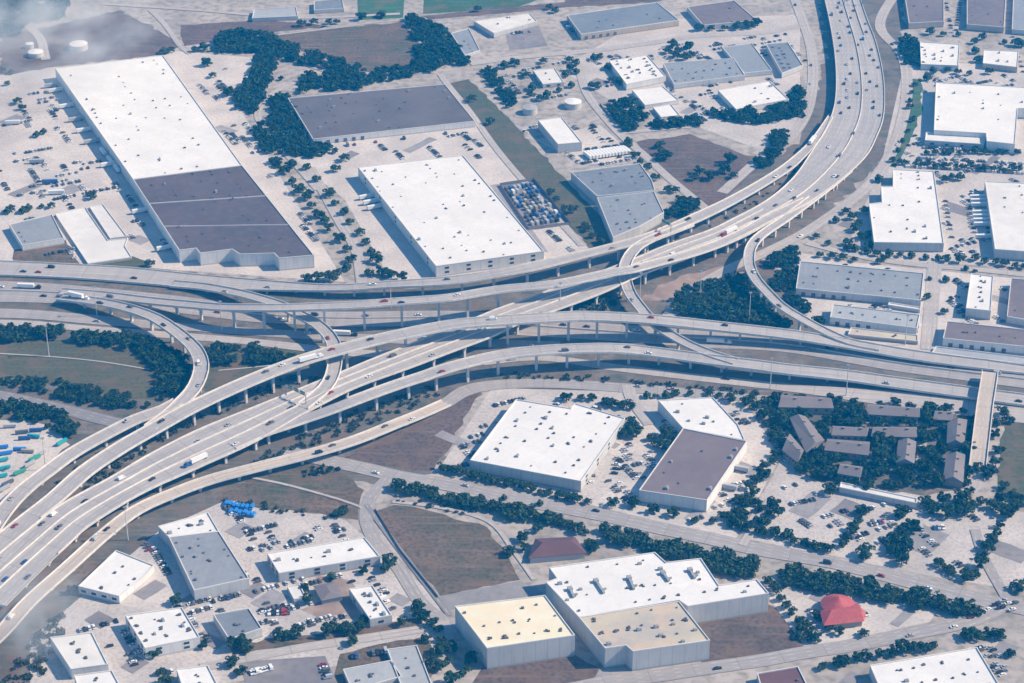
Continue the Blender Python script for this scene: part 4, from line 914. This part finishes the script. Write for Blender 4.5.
wood('tree_belt', 'trees between the grey road and the truck yard', [(-10,402),(30,405),(61,412),(81,424),(73,438),(40,424),(-10,418)])
wood('tree_belt', 'trees below the service road under the curved link', [(205,344),(250,348),(298,354),(304,362),(250,363),(205,363)])
wood('woodland', 'long dark belt of trees south of the diagonal avenue', [(396,484),(447,494),(510,508),(553,516),(600,526),(658,541),(711,552),(760,563),(830,576),(884,588),(953,604),(985,612),(972,619),(937,612),(857,597),(774,584),(711,571),(658,556),(600,538),(553,525),(500,517),(440,500),(396,492)], sp=4.6, m='leaf')
wood('tree_belt', 'trees and scrub left of the parking lots beside the brown roof', [(736,494),(760,500),(742,532),(724,530)], r=(3,4))
wood('grove', 'dense trees filling the gaps between the apartment blocks', [(770,398),(930,404),(972,412),(970,486),(925,492),(830,486),(806,470),(776,440)], sp=8.8, r=(3, 5), cat='grove')
wood('scrub', 'low scrub between the main highway and the sandy ramp', [(230,470),(300,436),(360,408),(430,384),(440,396),(380,420),(330,440),(250,466)], sp=6, r=(1.8, 3.2), m='scrub', tmpl=ST, lift=.5, cat='scrub')
wood('scrub', 'low scrub between the long flyover and the main highway', [(90,490),(160,440),(240,404),(300,384),(320,376),(300,372),(230,395),(150,440),(80,484)], sp=6, r=(1.8, 3.4), m='scrub', tmpl=ST, lift=.5, cat='scrub')
wood('scrub', 'low scrub between the west ramp and the long flyover', [(10,530),(70,470),(140,425),(150,428),(80,478),(20,530)], sp=6, r=(1.5, 2.6), m='scrub', tmpl=ST, lift=.5, cat='scrub')
wood('scrub', 'low scrub on the verge below the south flyover', [(500,370),(600,376),(690,384),(790,393),(790,397),(690,388),(600,381),(500,377)], sp=5, r=(1.6, 2.8), m='scrub', tmpl=ST, lift=.5, cat='scrub')
wood('scrub', 'dark scrub under the middle of the interchange', [(560,300),(620,296),(628,316),(560,316)], sp=5, r=(2, 3.4), m='leafdark', tmpl=ST, lift=.5, cat='scrub')
wood('scrub', 'scrub along the verge south of the lower left ramp', [(30,640),(60,610),(66,630),(40,683),(-10,700)], sp=5, r=(2, 3.4), m='scrub', tmpl=ST, lift=.5, cat='scrub')
wood('scrub', 'dark undergrowth between the sandy ramp and the bare field', [(300,468),(340,462),(345,470),(300,476)], sp=4, r=(1.6, 2.6), m='leafdark', tmpl=ST, lift=.5, cat='scrub')
wood('scrub', 'scrub strip between the avenue and the brown field', [(392,497),(440,502),(486,512),(484,518),(440,509),(392,503)], sp=5, r=(1.4, 2.4), m='scrub', tmpl=ST, lift=.5, cat='scrub')
wood('scrub', 'brush on the bare verge west of the crossing', [(220,498),(300,505),(340,512),(335,520),(250,508)], sp=6, r=(1.4, 2.6), m='scrub', tmpl=ST, lift=.5, cat='scrub')
wood('scrub', 'rough ground cover between the north flyover and main bend', [(690,236),(760,196),(800,165),(806,158),(796,172),(757,203),(700,230)], sp=5, r=(1.2, 2.2), m='scrub', tmpl=ST, lift=.5, cat='scrub')

out = []
for w, r, _p, _g in WANT[292:]:
    if rank((w, r)) == 0: continue
    t = random.choice(WT); v = t*r; v[:, 2] += r*.8; out.append(v+np.array([w.x, w.y, 0], dtype=np.float32))
o = obj('small_trees', quads_mesh('small_trees', np.concatenate(out).astype(np.float32), M['leaf'])); tag(o, 'the many smaller trees scattered over far lots and yards', 'trees', None, 'stuff')
# ------------------------------------------------------------------ vehicles
def car_mesh(kind, color):
    V, Fc, fm = [], [], []
    def prism(prof, w, mi, taper=0):
        n = len(V); k = len(prof)
        for s in (-1, 1):
            for x, z, t in prof: V.append(Vector((x, s*(w/2-t), z)))
        Fc.append([n+i for i in range(k)]); Fc.append([n+k+i for i in range(k-1, -1, -1)])
        for i in range(k): Fc.append((n+i, n+k+i, n+k+(i+1) % k, n+(i+1) % k))
        fm.extend([mi]*(k+2))
    if kind == 'pickup':
        prism([(-2.7, .4, 0), (2.7, .4, 0), (2.7, .95, .05), (1.5, 1.15, .05), (-2.7, 1.1, 0)], 1.95, 0)
        prism([(-.5, 1.1, .1), (1.5, 1.14, .1), (.9, 1.8, .3), (-.35, 1.82, .3)], 1.9, 1); prism([(-.25, 1.8, .3), (.8, 1.8, .3), (.8, 1.86, .32), (-.25, 1.86, .32)], 1.9, 0)
        wx = 1.7
    elif kind == 'van':
        prism([(-2.6, .4, 0), (2.6, .4, 0), (2.6, 1.1, .05), (1.9, 1.35, .05), (1.3, 2.15, .15), (-2.6, 2.2, .1)], 2.0, 0)
        prism([(1.25, 1.35, .02), (1.95, 1.36, .02), (1.45, 2.0, .1), (1.2, 2.02, .1)], 2.0, 1); wx = 1.6
    else:
        prism([(-2.35, .35, 0), (2.35, .35, 0), (2.3, .75, .05), (1.2, .92, .04), (-1.6, .95, .04), (-2.35, .85, .05)], 1.85, 0)
        prism([(-1.7, .93, .1), (1.15, .91, .1), (.5, 1.42, .3), (-1.0, 1.45, .3)], 1.8, 1); prism([(-.95, 1.43, .3), (.45, 1.41, .3), (.4, 1.48, .34), (-.9, 1.5, .34)], 1.8, 0); wx = 1.45
    for x in (-wx, wx):
        for s in (-1, 1):
            n = len(V)
            for y in (s*.72, s*.96):
                for k in range(8): V.append(Vector((x+.36*math.cos(k*math.pi/4), y, .36+.36*math.sin(k*math.pi/4))))
            for k in range(8): Fc.append((n+k, n+(k+1) % 8, n+8+(k+1) % 8, n+8+k)); fm.append(2)
            Fc.append([n+k for k in range(8)]); Fc.append([n+8+k for k in range(7, -1, -1)]); fm += [2, 2]
    return mesh(kind, V, Fc, [PM[color], M['glass'], M['tyre']], fm)
CM = {}
NC = [0]
def car(pos, ang, where, kind=None, color=None, group='cars on the interchange'):
    if NC[0] >= 296: return
    kind = kind or random.choices(['sedan', 'pickup', 'van'], [6, 2, 1.5])[0]; color = color or random.choices(list(PAINTS)[:7], [4, 3, 4, 3, 1, 1, .6])[0]
    if (kind, color) not in CM: CM[(kind, color)] = car_mesh(kind, color)
    o = obj('car', CM[(kind, color)], None, pos); o.rotation_euler = (0, 0, ang); o.scale = (1.08,)*3; NC[0] += 1
    later(o, '%s %s %s' % (color, {'sedan': 'sedan', 'pickup': 'pickup truck', 'van': 'van'}[kind], where), 'car', group)
NTR = [0]
def box_body(L_, W_, z0, z1, m, wheels, cabm=None):
    V, Fc, fm = [], [], []
    def bx(c, s, mi):
        box_geo(V, Fc, c, s); fm.extend([mi]*6)
    bx((0, 0, (z0+z1)/2), (L_, W_, z1-z0), 0); bx((0, 0, z0-.15), (L_*.96, W_*.5, .28), 2)
    for x in wheels:
        for s in (-1, 1):
            n = len(V)
            for y in (s*(W_/2-.35), s*(W_/2-.02)):
                for k in range(8): V.append(Vector((x+.5*math.cos(k*math.pi/4), y, .5+.5*math.sin(k*math.pi/4))))
            for k in range(8): Fc.append((n+k, n+(k+1) % 8, n+8+(k+1) % 8, n+8+k)); fm.append(2)
            Fc.append([n+k for k in range(8)]); Fc.append([n+8+k for k in range(7, -1, -1)]); fm += [2, 2]
    return V, Fc, fm, bx, m
TM = {}
def trailer_mesh(color):
    if color not in TM:
        V, Fc, fm, bx, m = box_body(13.5, 2.6, 1.1, 4.0, color, (-5.6, -4.4)); bx((5.0, .8, .55), (.15, .15, 1.1), 2); bx((5.0, -.8, .55), (.15, .15, 1.1), 2)
        TM[color] = mesh('trailer', V, Fc, [PM[color], M['glass'], M['tyre']], fm)
    return TM[color]
def cab_mesh(color):
    k = 'cab'+color
    if k not in TM:
        V, Fc, fm, bx, m = box_body(6.4, 2.4, .7, 1.3, color, (-2.4, -1.2, 2.4)); bx((1.2, 0, 2.1), (2.2, 2.4, 1.7), 0); bx((2.7, 0, 1.7), (1.1, 2.0, .9), 0); bx((2.31, 0, 2.45), (.06, 2.1, .7), 1)
        TM[k] = mesh('cab', V, Fc, [PM[color], M['glass'], M['tyre']], fm)
    return TM[k]
def semi(pos, ang, where, color='white', cab='white'):
    r = empty('semi_truck', pos, ang); obj('trailer', trailer_mesh(color), r, (-2.5, 0, 0)); obj('cab', cab_mesh(cab), r, (6.6, 0, 0)); later(r, '%s semi truck %s' % (color, where), 'truck', 'semi trucks on the interchange')
def parked_trailer(pos, ang, where, color='white', sc_=1.0):
    o = obj('semi_trailer', trailer_mesh(color), None, pos); o.rotation_euler = (0, 0, ang); o.scale = (sc_,)*3; later(o, '%s box trailer %s' % (color, where), 'trailer', 'parked box trailers')
def on_road(key, f, lat, rev=False):
    st = ROADS[key]; x = f*(len(st)-1.001); i = int(x); t = x-i; a = st[i][0].lerp(st[i+1][0], t); b = st[i][1].lerp(st[i+1][1], t)
    d = (st[i+1][0]+st[i+1][1]-st[i][0]-st[i][1]); p = a.lerp(b, lat); p.z += .02; return p, math.atan2(d.y, d.x)+(math.pi if rev else 0)
def traffic(key, where, n, lats, f0=0, f1=1, trucks=0):
    taken = []
    for k in range(n+trucks):
        for _ in range(30):
            f = random.uniform(f0, f1); l, rev = random.choice(lats); p, an = on_road(key, f, l, rev)
            if abs(pix(p)[0]-512) > 520 or abs(pix(p)[1]-341) > 350: continue
            if all((p-q).length > (20 if k >= n else 12) for q in taken): taken.append(p); break
        else: continue
        if k < n: car(p, an, where)
        else: semi(p, an, where, random.choice(['white', 'white', 'silver', 'grey']), random.choice(['white', 'blue', 'red', 'black']))
lm = [(x, x < .47) for x in (.08, .15, .22, .29, .36, .43, .55, .62, .69, .76, .83, .90)]
traffic('main', 'on the main highway top bend', 44, lm, .02, .30, 5)
traffic('main', 'on the middle of the main highway', 12, [(.2, 0), (.3, 0), (.45, 0), (.6, 1), (.75, 1)], .32, .6, 1)
traffic('main', 'on the lower left main highway', 24, [(.1, 0), (.18, 0), (.27, 0), (.42, 0), (.5, 0), (.7, 1), (.78, 1), (.88, 1)], .62, .99, 1)
two = [(.3, False), (.68, False)]
for key, w, n, tk in (('north flyover', 'on the flyover below the big warehouses', 12, 1), ('second flyover', 'on the tall flyover over the crossing highway', 6, 0), ('long flyover', 'on the longest arching flyover', 9, 1), ('south flyover', 'on the flyover above the white factory', 6, 0),
    ('orange ramp', 'on the sandy coloured ramp', 7, 0), ('loop ramp', 'on the tight looping ramp', 8, 1), ('west ramp', 'on the ramp beside the truck yard', 3, 0), ('curved link', 'on the short curved link', 3, 0), ('east loop', 'on the ramp curling round the wood', 4, 0), ('centre link', 'on the narrow middle ramp', 2, 0),
    ('upper lanes of the crossing highway', 'on the ground-level crossing highway', 18, 3), ('lower lanes of the crossing highway', 'on the lower lanes left of centre', 4, 1), ('service road under the flyovers', 'on the service road by the apartments', 4, 0), ('diagonal avenue', 'on the diagonal avenue', 6, 0), ('bottom avenue', 'on the bottom avenue', 5, 0), ('curving frontage road', 'on the curving frontage road', 5, 0), ('inner frontage road', 'on the inner frontage road', 4, 0), ('frontage road north of the white factory', 'on the frontage road by the factory', 3, 0)):
    traffic(key, w, n, two, .02, .98, tk)
# intersection queue at lower right
for x, y in ((996,606),(1003,602),(1008,605),(1012,611),(1001,609),(1015,604)): w = P(x, y); w.z = .9; car(w, .3, 'at the lower right crossing')
def lot_row(where, a, b, n, ang=None, occ=.75, color=None, kind=None):
    A, B_ = P(*a), P(*b); d = B_-A; base = math.atan2(d.y, d.x)+math.pi/2 if ang is None else ang
    for k in range(n):
        if random.random() > occ: continue
        p = A+d*((k+.5)/n); p.z = .32
        if in_foot(p.x, p.y): continue
        car(p, base+random.choice((0, math.pi)), where, kind, color, 'cars parked in the lots')
LR = lot_row
LR('parked in front of the dark roofed warehouse', (330,148), (470,131), 20, occ=.6)
LR('among the blue vans of the lower left yard', (224,505), (254,509), 7, occ=1, color='bright blue', kind='van'); LR('in the lower row of the blue vans', (229,512), (256,516), 6, occ=1, color='bright blue', kind='van')
LR('parked right of the white factory', (604,447), (592,478), 9, occ=.7); LR('in the second row right of the white factory', (620,450), (612,485), 8, occ=.4)
LR('parked beside the short white building', (378,595), (400,618), 7, occ=.8); LR('parked in the yard left of the dirt patch', (270,610), (290,606), 8, occ=.9); LR('parked in the second row of that yard', (268,614), (290,613), 8, occ=.8)
LR('parked on the asphalt lot at the bottom', (250,674), (272,668), 8, occ=1, color='white'); LR('beside the long grey roof at the bottom', (322,664), (330,683), 6, occ=.8); LR('above the long grey roof at the bottom', (350,658), (388,652), 9, occ=.7)
LR('parked left of the largest corner roof', (122,630), (140,655), 7, occ=.7); LR('parked beside the white and grey split roof', (142,538), (150,552), 5, occ=.8)
LR('parked below the white and grey split roof', (204,600), (235,598), 8, occ=.7)
LR('parked beside the middle tree divider', (870,525), (885,522), 7, occ=.8); LR('parked in the left parking lot', (828,520), (845,517), 6, occ=.5); LR('parked in the right parking lot', (915,530), (945,528), 7, occ=.5)
LR('parked by the storage tanks', (505,75), (520,95), 8, occ=.6); LR('parked on the dark car park at the top', (508,34), (542,31), 10, occ=.8); LR('parked left of the pale blue-grey roof', (564,22), (578,38), 7, occ=.9)
LR('in front of the long pale blue-grey roof', (600,36), (650,29), 12, occ=.5); LR('parked left of the roof dotted with vents', (600,68), (612,84), 6, occ=.8); LR('parked left of the stepped warehouse', (833,222), (850,210), 8, occ=.6)
LR('parked along the top left street', (105,8), (190,14), 16, occ=.5); LR('parked on the far left lot', (20,120), (40,170), 6, occ=.5); LR('parked near the low white roofs', (10,206), (46,200), 8, occ=.6)
LR('parked right of the huge warehouse', (240,110), (280,170), 8, occ=.4)
LR('parked along the grey roofs', (868,300), (915,305), 10, occ=.5)
# the rest of the densely parked cars far away: one mass
wa0 = math.atan2((P(133,179)-P(55,79)).y, (P(133,179)-P(55,79)).x)
VV, FF, fm = [], [], []; cols = ['white', 'silver', 'black', 'grey']
def mass_row(a, b, n, occ=.8):
    A, B_ = P(*a), P(*b); d = B_-A; ang = math.atan2(d.y, d.x)+math.pi/2; Rm = Matrix.Rotation(ang, 3, 'Z')
    for k in range(n):
        if random.random() > occ: continue
        p = A+d*((k+.5)/n)
        if in_foot(p.x, p.y): continue
        ci = random.randrange(4); n0 = len(FF)
        box_geo(VV, FF, (p.x, p.y, .85), (4.6, 1.8, .75), Rm); fm.extend([ci]*6); n1 = len(VV); hw = 1.7
        for s, z, q in ((1, 1.2, .8), (.62, 1.78, .7)):
            for dx, dy in ((-1, -1), (1, -1), (1, 1), (-1, 1)): VV.append(Rm @ Vector((dx*hw*s-.2, dy*q, 0))+Vector((p.x, p.y, z)))
        for i in range(4): FF.append((n1+i, n1+(i+1) % 4, n1+4+(i+1) % 4, n1+4+i)); fm.append(4)
        FF.append((n1+4, n1+5, n1+6, n1+7)); fm.append(ci)
for a, b, n in (((920,148),(1024,153),40),((915,158),(1024,164),42),((905,167),(1024,174),44),((1012,35),(1024,75),8),((946,3),(952,34),14),((960,2),(956,32),12),((945,200),(952,240),10),((968,200),(975,235),9),((700,80),(716,100),8),((790,46),(806,62),9),((585,150),(620,146),14),((590,128),(612,150),10),((600,165),(640,158),14),
    ((400,125),(470,118),18),((60,90),(20,96),10),((985,205),(990,240),8),((925,418),(920,458),10),((974,420),(968,470),12),((986,440),(982,470),8),((770,440),(790,465),10),((846,458),(870,463),8),((790,505),(815,500),9),((800,520),(812,528),5)): mass_row(a, b, n)
def near_road(p, d=7):
    for st in ROADS.values():
        for i in range(0, len(st), 2):
            a, b = st[i]; m_ = (a+b)/2
            if (m_.xy-p.xy).length < (a-b).length/2+d: return True
    return False
LOTS = [[(-5,85),(50,85),(180,262),(-5,258)], [(172,60),(240,66),(262,125),(335,270),(310,250)], [(320,152),(470,130),(496,160),(470,160),(358,160)], [(500,120),(620,120),(640,160),(580,165)], [(480,62),(700,40),(800,30),(795,130),(700,125),(500,100)], [(545,228),(570,228),(590,250),(560,256)],
        [(905,70),(1022,75),(1022,265),(900,258),(850,245),(885,175)], [(800,255),(1022,285),(1022,340),(850,335)], [(492,390),(640,394),(655,400),(632,480),(590,500),(440,470)], [(630,395),(742,405),(778,455),(735,535),(592,503)], [(785,465),(1022,525),(1022,590),(745,535)],
        [(150,535),(240,496),(345,522),(440,605),(430,650),(120,683),(40,683),(40,640),(160,600)], [(770,590),(930,612),(850,636),(806,645)], [(830,40),(700,683)], [(200,600),(330,570),(330,640),(200,680)], [(255,515),(360,525),(370,545),(260,552)], [(740,660),(1010,640),(1022,683),(740,683)]]
tw = [(w.x, w.y) for w, *_ in WANT]
for q in LOTS:
    if len(q) < 3: continue
    W = [P(*p) for p in q]; pl = [(w.x, w.y) for w in W]; x0, x1 = min(w.x for w in W), max(w.x for w in W); y0, y1 = min(w.y for w in W), max(w.y for w in W)
    area = abs(sum(W[i].x*W[(i+1) % len(W)].y-W[(i+1) % len(W)].x*W[i].y for i in range(len(W))))/2
    done = 0; tries = 0
    while done < area/950 and tries < 600:
        tries += 1; c = Vector((random.uniform(x0, x1), random.uniform(y0, y1), 0)); an = wa0+random.choice((0, math.pi/2)); n = random.choice((3, 5, 7, 9, 12)); d = Vector((math.cos(an), math.sin(an), 0))*2.9
        a_, b_ = c-d*n/2, c+d*n/2
        if not all(inside(p.x, p.y, pl) and not in_foot(p.x, p.y) and not near_road(p) for p in (a_, c, b_)): continue
        if any(abs(t[0]-c.x)+abs(t[1]-c.y) < 7 for t in tw): continue
        done += 1; pa, pb = pix(a_), pix(b_); mass_row(pa, pb, n, .7)
o = obj('parked_cars', mesh('parked_cars', VV, FF, [PM[c] for c in cols]+[M['glass']], fm)); tag(o, 'mass of small cars filling the distant car parks', 'parked cars', None, 'stuff')
# trailers
def trailers(where, a, b, n, ang, occ=.8, colors=('white',)):
    A, B_ = P(*a), P(*b)
    for k in range(n):
        if random.random() > occ: continue
        p = A.lerp(B_, (k+.5)/n); p.z = .32
        if not in_foot(p.x, p.y): parked_trailer(p, ang, where, random.choice(colors))
def ang_of(a, b): v = P(*b)-P(*a); return math.atan2(v.y, v.x)
wa = ang_of((133,179),(55,79))
trailers('docked along the shaded side of the huge warehouse', (51,86), (118,180), 34, wa+math.pi/2, .22, ('silver','white')); trailers('docked along the dark end of the huge warehouse', (122,186), (166,252), 20, wa+math.pi/2, .15)
trailers('parked left of the large white warehouse', (360,190), (392,232), 16, wa+math.pi/2, .3, ('silver','white'))
LR('in the row left of the white factory', (432,468), (464,418), 14, occ=.9, kind='van')
trailers('in the row right of the brown roof', (752,452), (720,500), 16, ang_of((683,428),(746,441)), .22, ('grey', 'silver'))
trailers('docked at the right-edge warehouse', (976,190), (984,245), 14, 0.05, .7); trailers('standing on the dark gap beside the storage yard', (520,186), (548,225), 6, wa, .3)
trailers('parked beside the white plant near the tanks', (586,158), (628,152), 13, wa, .9)
trailers('parked on the far left lot in rows', (10,120), (60,200), 8, 0.1, .5, ('white', 'silver', 'blue'))
trailers('in the open yard beside the low white roofs', (100,150), (120,175), 3, wa, 1)
for (x, y, c, a) in ((2,462,'teal',.4),(4,470,'teal',.4),(1,478,'teal',.4),(6,455,'bright blue',.3),(2,449,'bright blue',.2),(25,440,'blue',.1),(34,438,'teal',-.2),(22,434,'grey',.2),(36,432,'blue',.1),(28,453,'beige',-.1),(20,451,'bright blue',0),(35,460,'green',.8),(40,456,'silver',.8),(30,466,'silver',.9),(20,474,'green',.7),(5,490,'silver',.9),(8,485,'grey',.8),(62,444,'teal',.9),(10,428,'silver',.1)):
    w = P(x, y); w.z = .32; parked_trailer(w, a, 'in the truck yard at the left edge', c, .68)
# stacked goods in the storage yard
gm = {}
GC = ['silver', 'grey', 'grey', 'beige', 'black', 'silver', 'white', 'blue']
def stack_mesh(c):
    if c not in gm:
        V, Fc = [], []
        for i in range(3): box_geo(V, Fc, (0, 0, .45+.95*i), (5.2-.5*i, 2.4, .8)); box_geo(V, Fc, (0, 0, .02+.95*i), (5.0-.5*i, 2.2, .12))
        gm[c] = mesh('pallet_stack', V, Fc, PM[c])
    return gm[c]
yard = [(503,188),(532,183),(566,222),(531,227)]
for i in range(11):
    for j in range(7):
        if random.random() < .25: continue
        u, v = (i+.5)/11, (j+.5)/7; a = P(503,189).lerp(P(532,184), v); b = P(531,227).lerp(P(566,222), v); p = a.lerp(b, u); p.z = .32
        c = random.choice(GC); o = obj('pallet_stack', stack_mesh(c), None, p); o.rotation_euler = (0, 0, wa+random.gauss(0, .05)); later(o, c+' stack of goods in the fenced storage yard', 'pallet stack', 'stacked goods in the storage yard')
def fence(label, pts, h=2.4, m='metal', closed=False):
    W = [P(x, y) for x, y in pts]; base = W[0]; r = empty('fence', base); tag(r, label, 'fence'); W = [w-base for w in W]
    if closed: W.append(W[0])
    obj('fence_panel', wall_mesh('fence_panel', [w+Vector((0, 0, .35)) for w in W], h-.35, .14, m), r)
    V, Fc = [], []; box_geo(V, Fc, (0, 0, h/2+.1), (.25, .25, h+.2)); pm_ = mesh('post', V, Fc, M[m]); c = 0
    for i in range(len(W)-1):
        n = max(1, int((W[i+1]-W[i]).length/12))
        for k in range(n):
            if c < 60: obj('post', pm_, r, W[i].lerp(W[i+1], k/n)); c += 1
fence('dark fence around the storage yard of stacked goods', [(500,186),(534,181),(570,225),(529,230)], 3.0, 'trimdark', True)
fence('low dark fence beside the brown field', [(375,510),(400,551),(438,598)], 1.8, 'trimdark')
fence('fence along the far end of the bare triangular field', [(600,105),(616,125)], 2, 'trimdark')
# overhead sign gantries
def gantry(label, key, f, l0, l1, panels):
    p0, a = on_road(key, f, l0); p1, _ = on_road(key, f, l1); c = p0; r = empty('sign_gantry', c); tag(r, label, 'sign gantry', 'overhead sign gantries')
    d = p1-p0; ang = math.atan2(d.y, d.x); Rm = Matrix.Rotation(ang, 3, 'Z'); H = 7.5
    for q in (Vector(), d):
        V, Fc = [], []; box_geo(V, Fc, (0, 0, H/2), (.55, .55, H)); obj('post', mesh('post', V, Fc, M['metal']), r, q)
    V, Fc = [], []
    for z in (H-.2, H+1.0): 
        for y in (-.45, .45): box_geo(V, Fc, Rm @ Vector((d.length/2, y, z)), (d.length+.6, .22, .22), Rm)
    obj('truss', mesh('truss', V, Fc, M['metal']), r)
    for k in range(panels):
        V, Fc = [], []; box_geo(V, Fc, (0, 0, 0), (4.6, .15, 2.6), Rm); obj('sign_panel', mesh('sign_panel', V, Fc, M['signgreen']), r, Rm @ Vector((d.length*(k+.6)/(panels+.2), -.65, H+.4)))
def frac_at(key, px, py):
    st = ROADS[key]; return min(range(len(st)), key=lambda i: (pix((st[i][0]+st[i][1])/2)[0]-px)**2+(pix((st[i][0]+st[i][1])/2)[1]-py)**2)/(len(st)-1)
gantry('sign gantry where the curved link joins the main highway', 'main', frac_at('main', 300, 410), .30, .97, 3)
gantry('sign gantry over the main highway at the top edge', 'main', frac_at('main', 842, 6), .02, .5, 3)
gantry('sign gantry over the flyover beside the slate roofed plant', 'north flyover', frac_at('north flyover', 665, 230), .03, .97, 2)
# high-mast lights
mv, mf = [], []
for k in range(6):
    for z, r_ in ((0, .42), (26, .2)): mv.append(Vector((r_*math.cos(k*math.pi/3), r_*math.sin(k*math.pi/3), z)))
for k in range(6): mf.append((2*k, 2*((k+1) % 6), 2*((k+1) % 6)+1, 2*k+1))
MAST = mesh('mast', mv, mf, M['pier']); hv, hf = [], []
for k in range(6): box_geo(hv, hf, (1.1*math.cos(k*math.pi/3), 1.1*math.sin(k*math.pi/3), 25.8), (.7, .7, .35))
box_geo(hv, hf, (0, 0, 26), (2.2, .2, .2)); box_geo(hv, hf, (0, 0, 26.02), (.2, 2.2, .16)); HEAD = mesh('lamp_ring', hv, hf, M['metal'])
for i, (x, y) in enumerate(((49,356),(97,316),(391,308),(770,389),(749,322),(222,331),(640,302),(905,345),(46,470),(560,312),(700,300),(846,396),(128,540))):
    w = P(x, y)
    r = empty('light_mast', w); obj('mast', MAST, r); obj('lamp_ring', HEAD, r); later(r, 'slender high-mast light standing among the ramps', 'light mast', 'high-mast lights')

finish_labels()
# ------------------------------------------------------------------ haze and smoke
def vol_mat(name, color, dens, noise_amt=None, aniso=.2):
    m = bpy.data.materials.new(name); m.use_nodes = True; nt = m.node_tree; nt.nodes.clear()
    out = nt.nodes.new('ShaderNodeOutputMaterial'); v = nt.nodes.new('ShaderNodeVolumePrincipled'); v.inputs['Color'].default_value = (*color, 1); v.inputs['Density'].default_value = dens; v.inputs['Anisotropy'].default_value = aniso; v.inputs['Absorption Color'].default_value = (1, 1, 1, 1)
    nt.links.new(v.outputs[0], out.inputs['Volume']); return m, nt, v
V, Fc = [], []; box_geo(V, Fc, (0, 1200, (CAM_H+60-1)/2-.5), (9000, 6600, CAM_H+60+1))
hz = obj('haze', mesh('haze', V, Fc, vol_mat('haze_air', HAZE_C, HAZE_D)[0])); tag(hz, kind='stuff')

def puff(label, px, py, z, rx, ry, rzz, dens, scale, seed, lo=.48, hi=.75, color=(.75, .86, .97)):
    """a drifting wisp: an uneven ball of thin smoke whose density fades towards its edge"""
    c = P(px, py, z); bm = bmesh.new(); bmesh.ops.create_icosphere(bm, subdivisions=3, radius=1.0)
    me = bpy.data.meshes.new('smoke'); bm.to_mesh(me); bm.free()
    m, nt, v = vol_mat('smoke_vapour', color, dens); me.materials.append(m)
    o = obj('smoke', me, None, c); o.scale = (rx, ry, rzz); tag(o, label, 'smoke', None, 'stuff')
    tc = nt.nodes.new('ShaderNodeTexCoord'); ln = nt.nodes.new('ShaderNodeVectorMath'); ln.operation = 'LENGTH'; nt.links.new(tc.outputs['Object'], ln.inputs[0])
    f = nt.nodes.new('ShaderNodeMapRange'); f.inputs[1].default_value = 1.0; f.inputs[2].default_value = .25; nt.links.new(ln.outputs[1], f.inputs[0])
    mp = nt.nodes.new('ShaderNodeMapping'); mp.inputs['Location'].default_value = (seed, seed*.7, 0); nt.links.new(tc.outputs['Object'], mp.inputs[0])
    n = noise(nt, scale, 4, vec=mp.outputs[0], lo=lo, hi=hi)
    a = nt.nodes.new('ShaderNodeMath'); a.operation = 'MULTIPLY'; nt.links.new(n, a.inputs[0]); nt.links.new(f.outputs[0], a.inputs[1])
    b = nt.nodes.new('ShaderNodeMath'); b.operation = 'MULTIPLY'; nt.links.new(a.outputs[0], b.inputs[0]); b.inputs[1].default_value = dens
    nt.links.new(b.outputs[0], v.inputs['Density'])
puff('thin smoke rising beside the sandy ramp', 38, 612, 32, 34, 40, 26, .05, 1.6, 3.1, .38, .7)
puff('thin smoke drifting over the storage tanks', 62, 34, 70, 105, 150, 40, .020, 3.0, 8.4, .46, .72)
puff('small wisp of smoke at the far left edge', 8, 14, 80, 60, 90, 36, .03, 1.8, 1.4, .40, .7)
puff('faint smoke over the bare field west of the winding lane', 118, 30, 55, 60, 110, 30, .011, 2.6, 5.2, .46, .75)
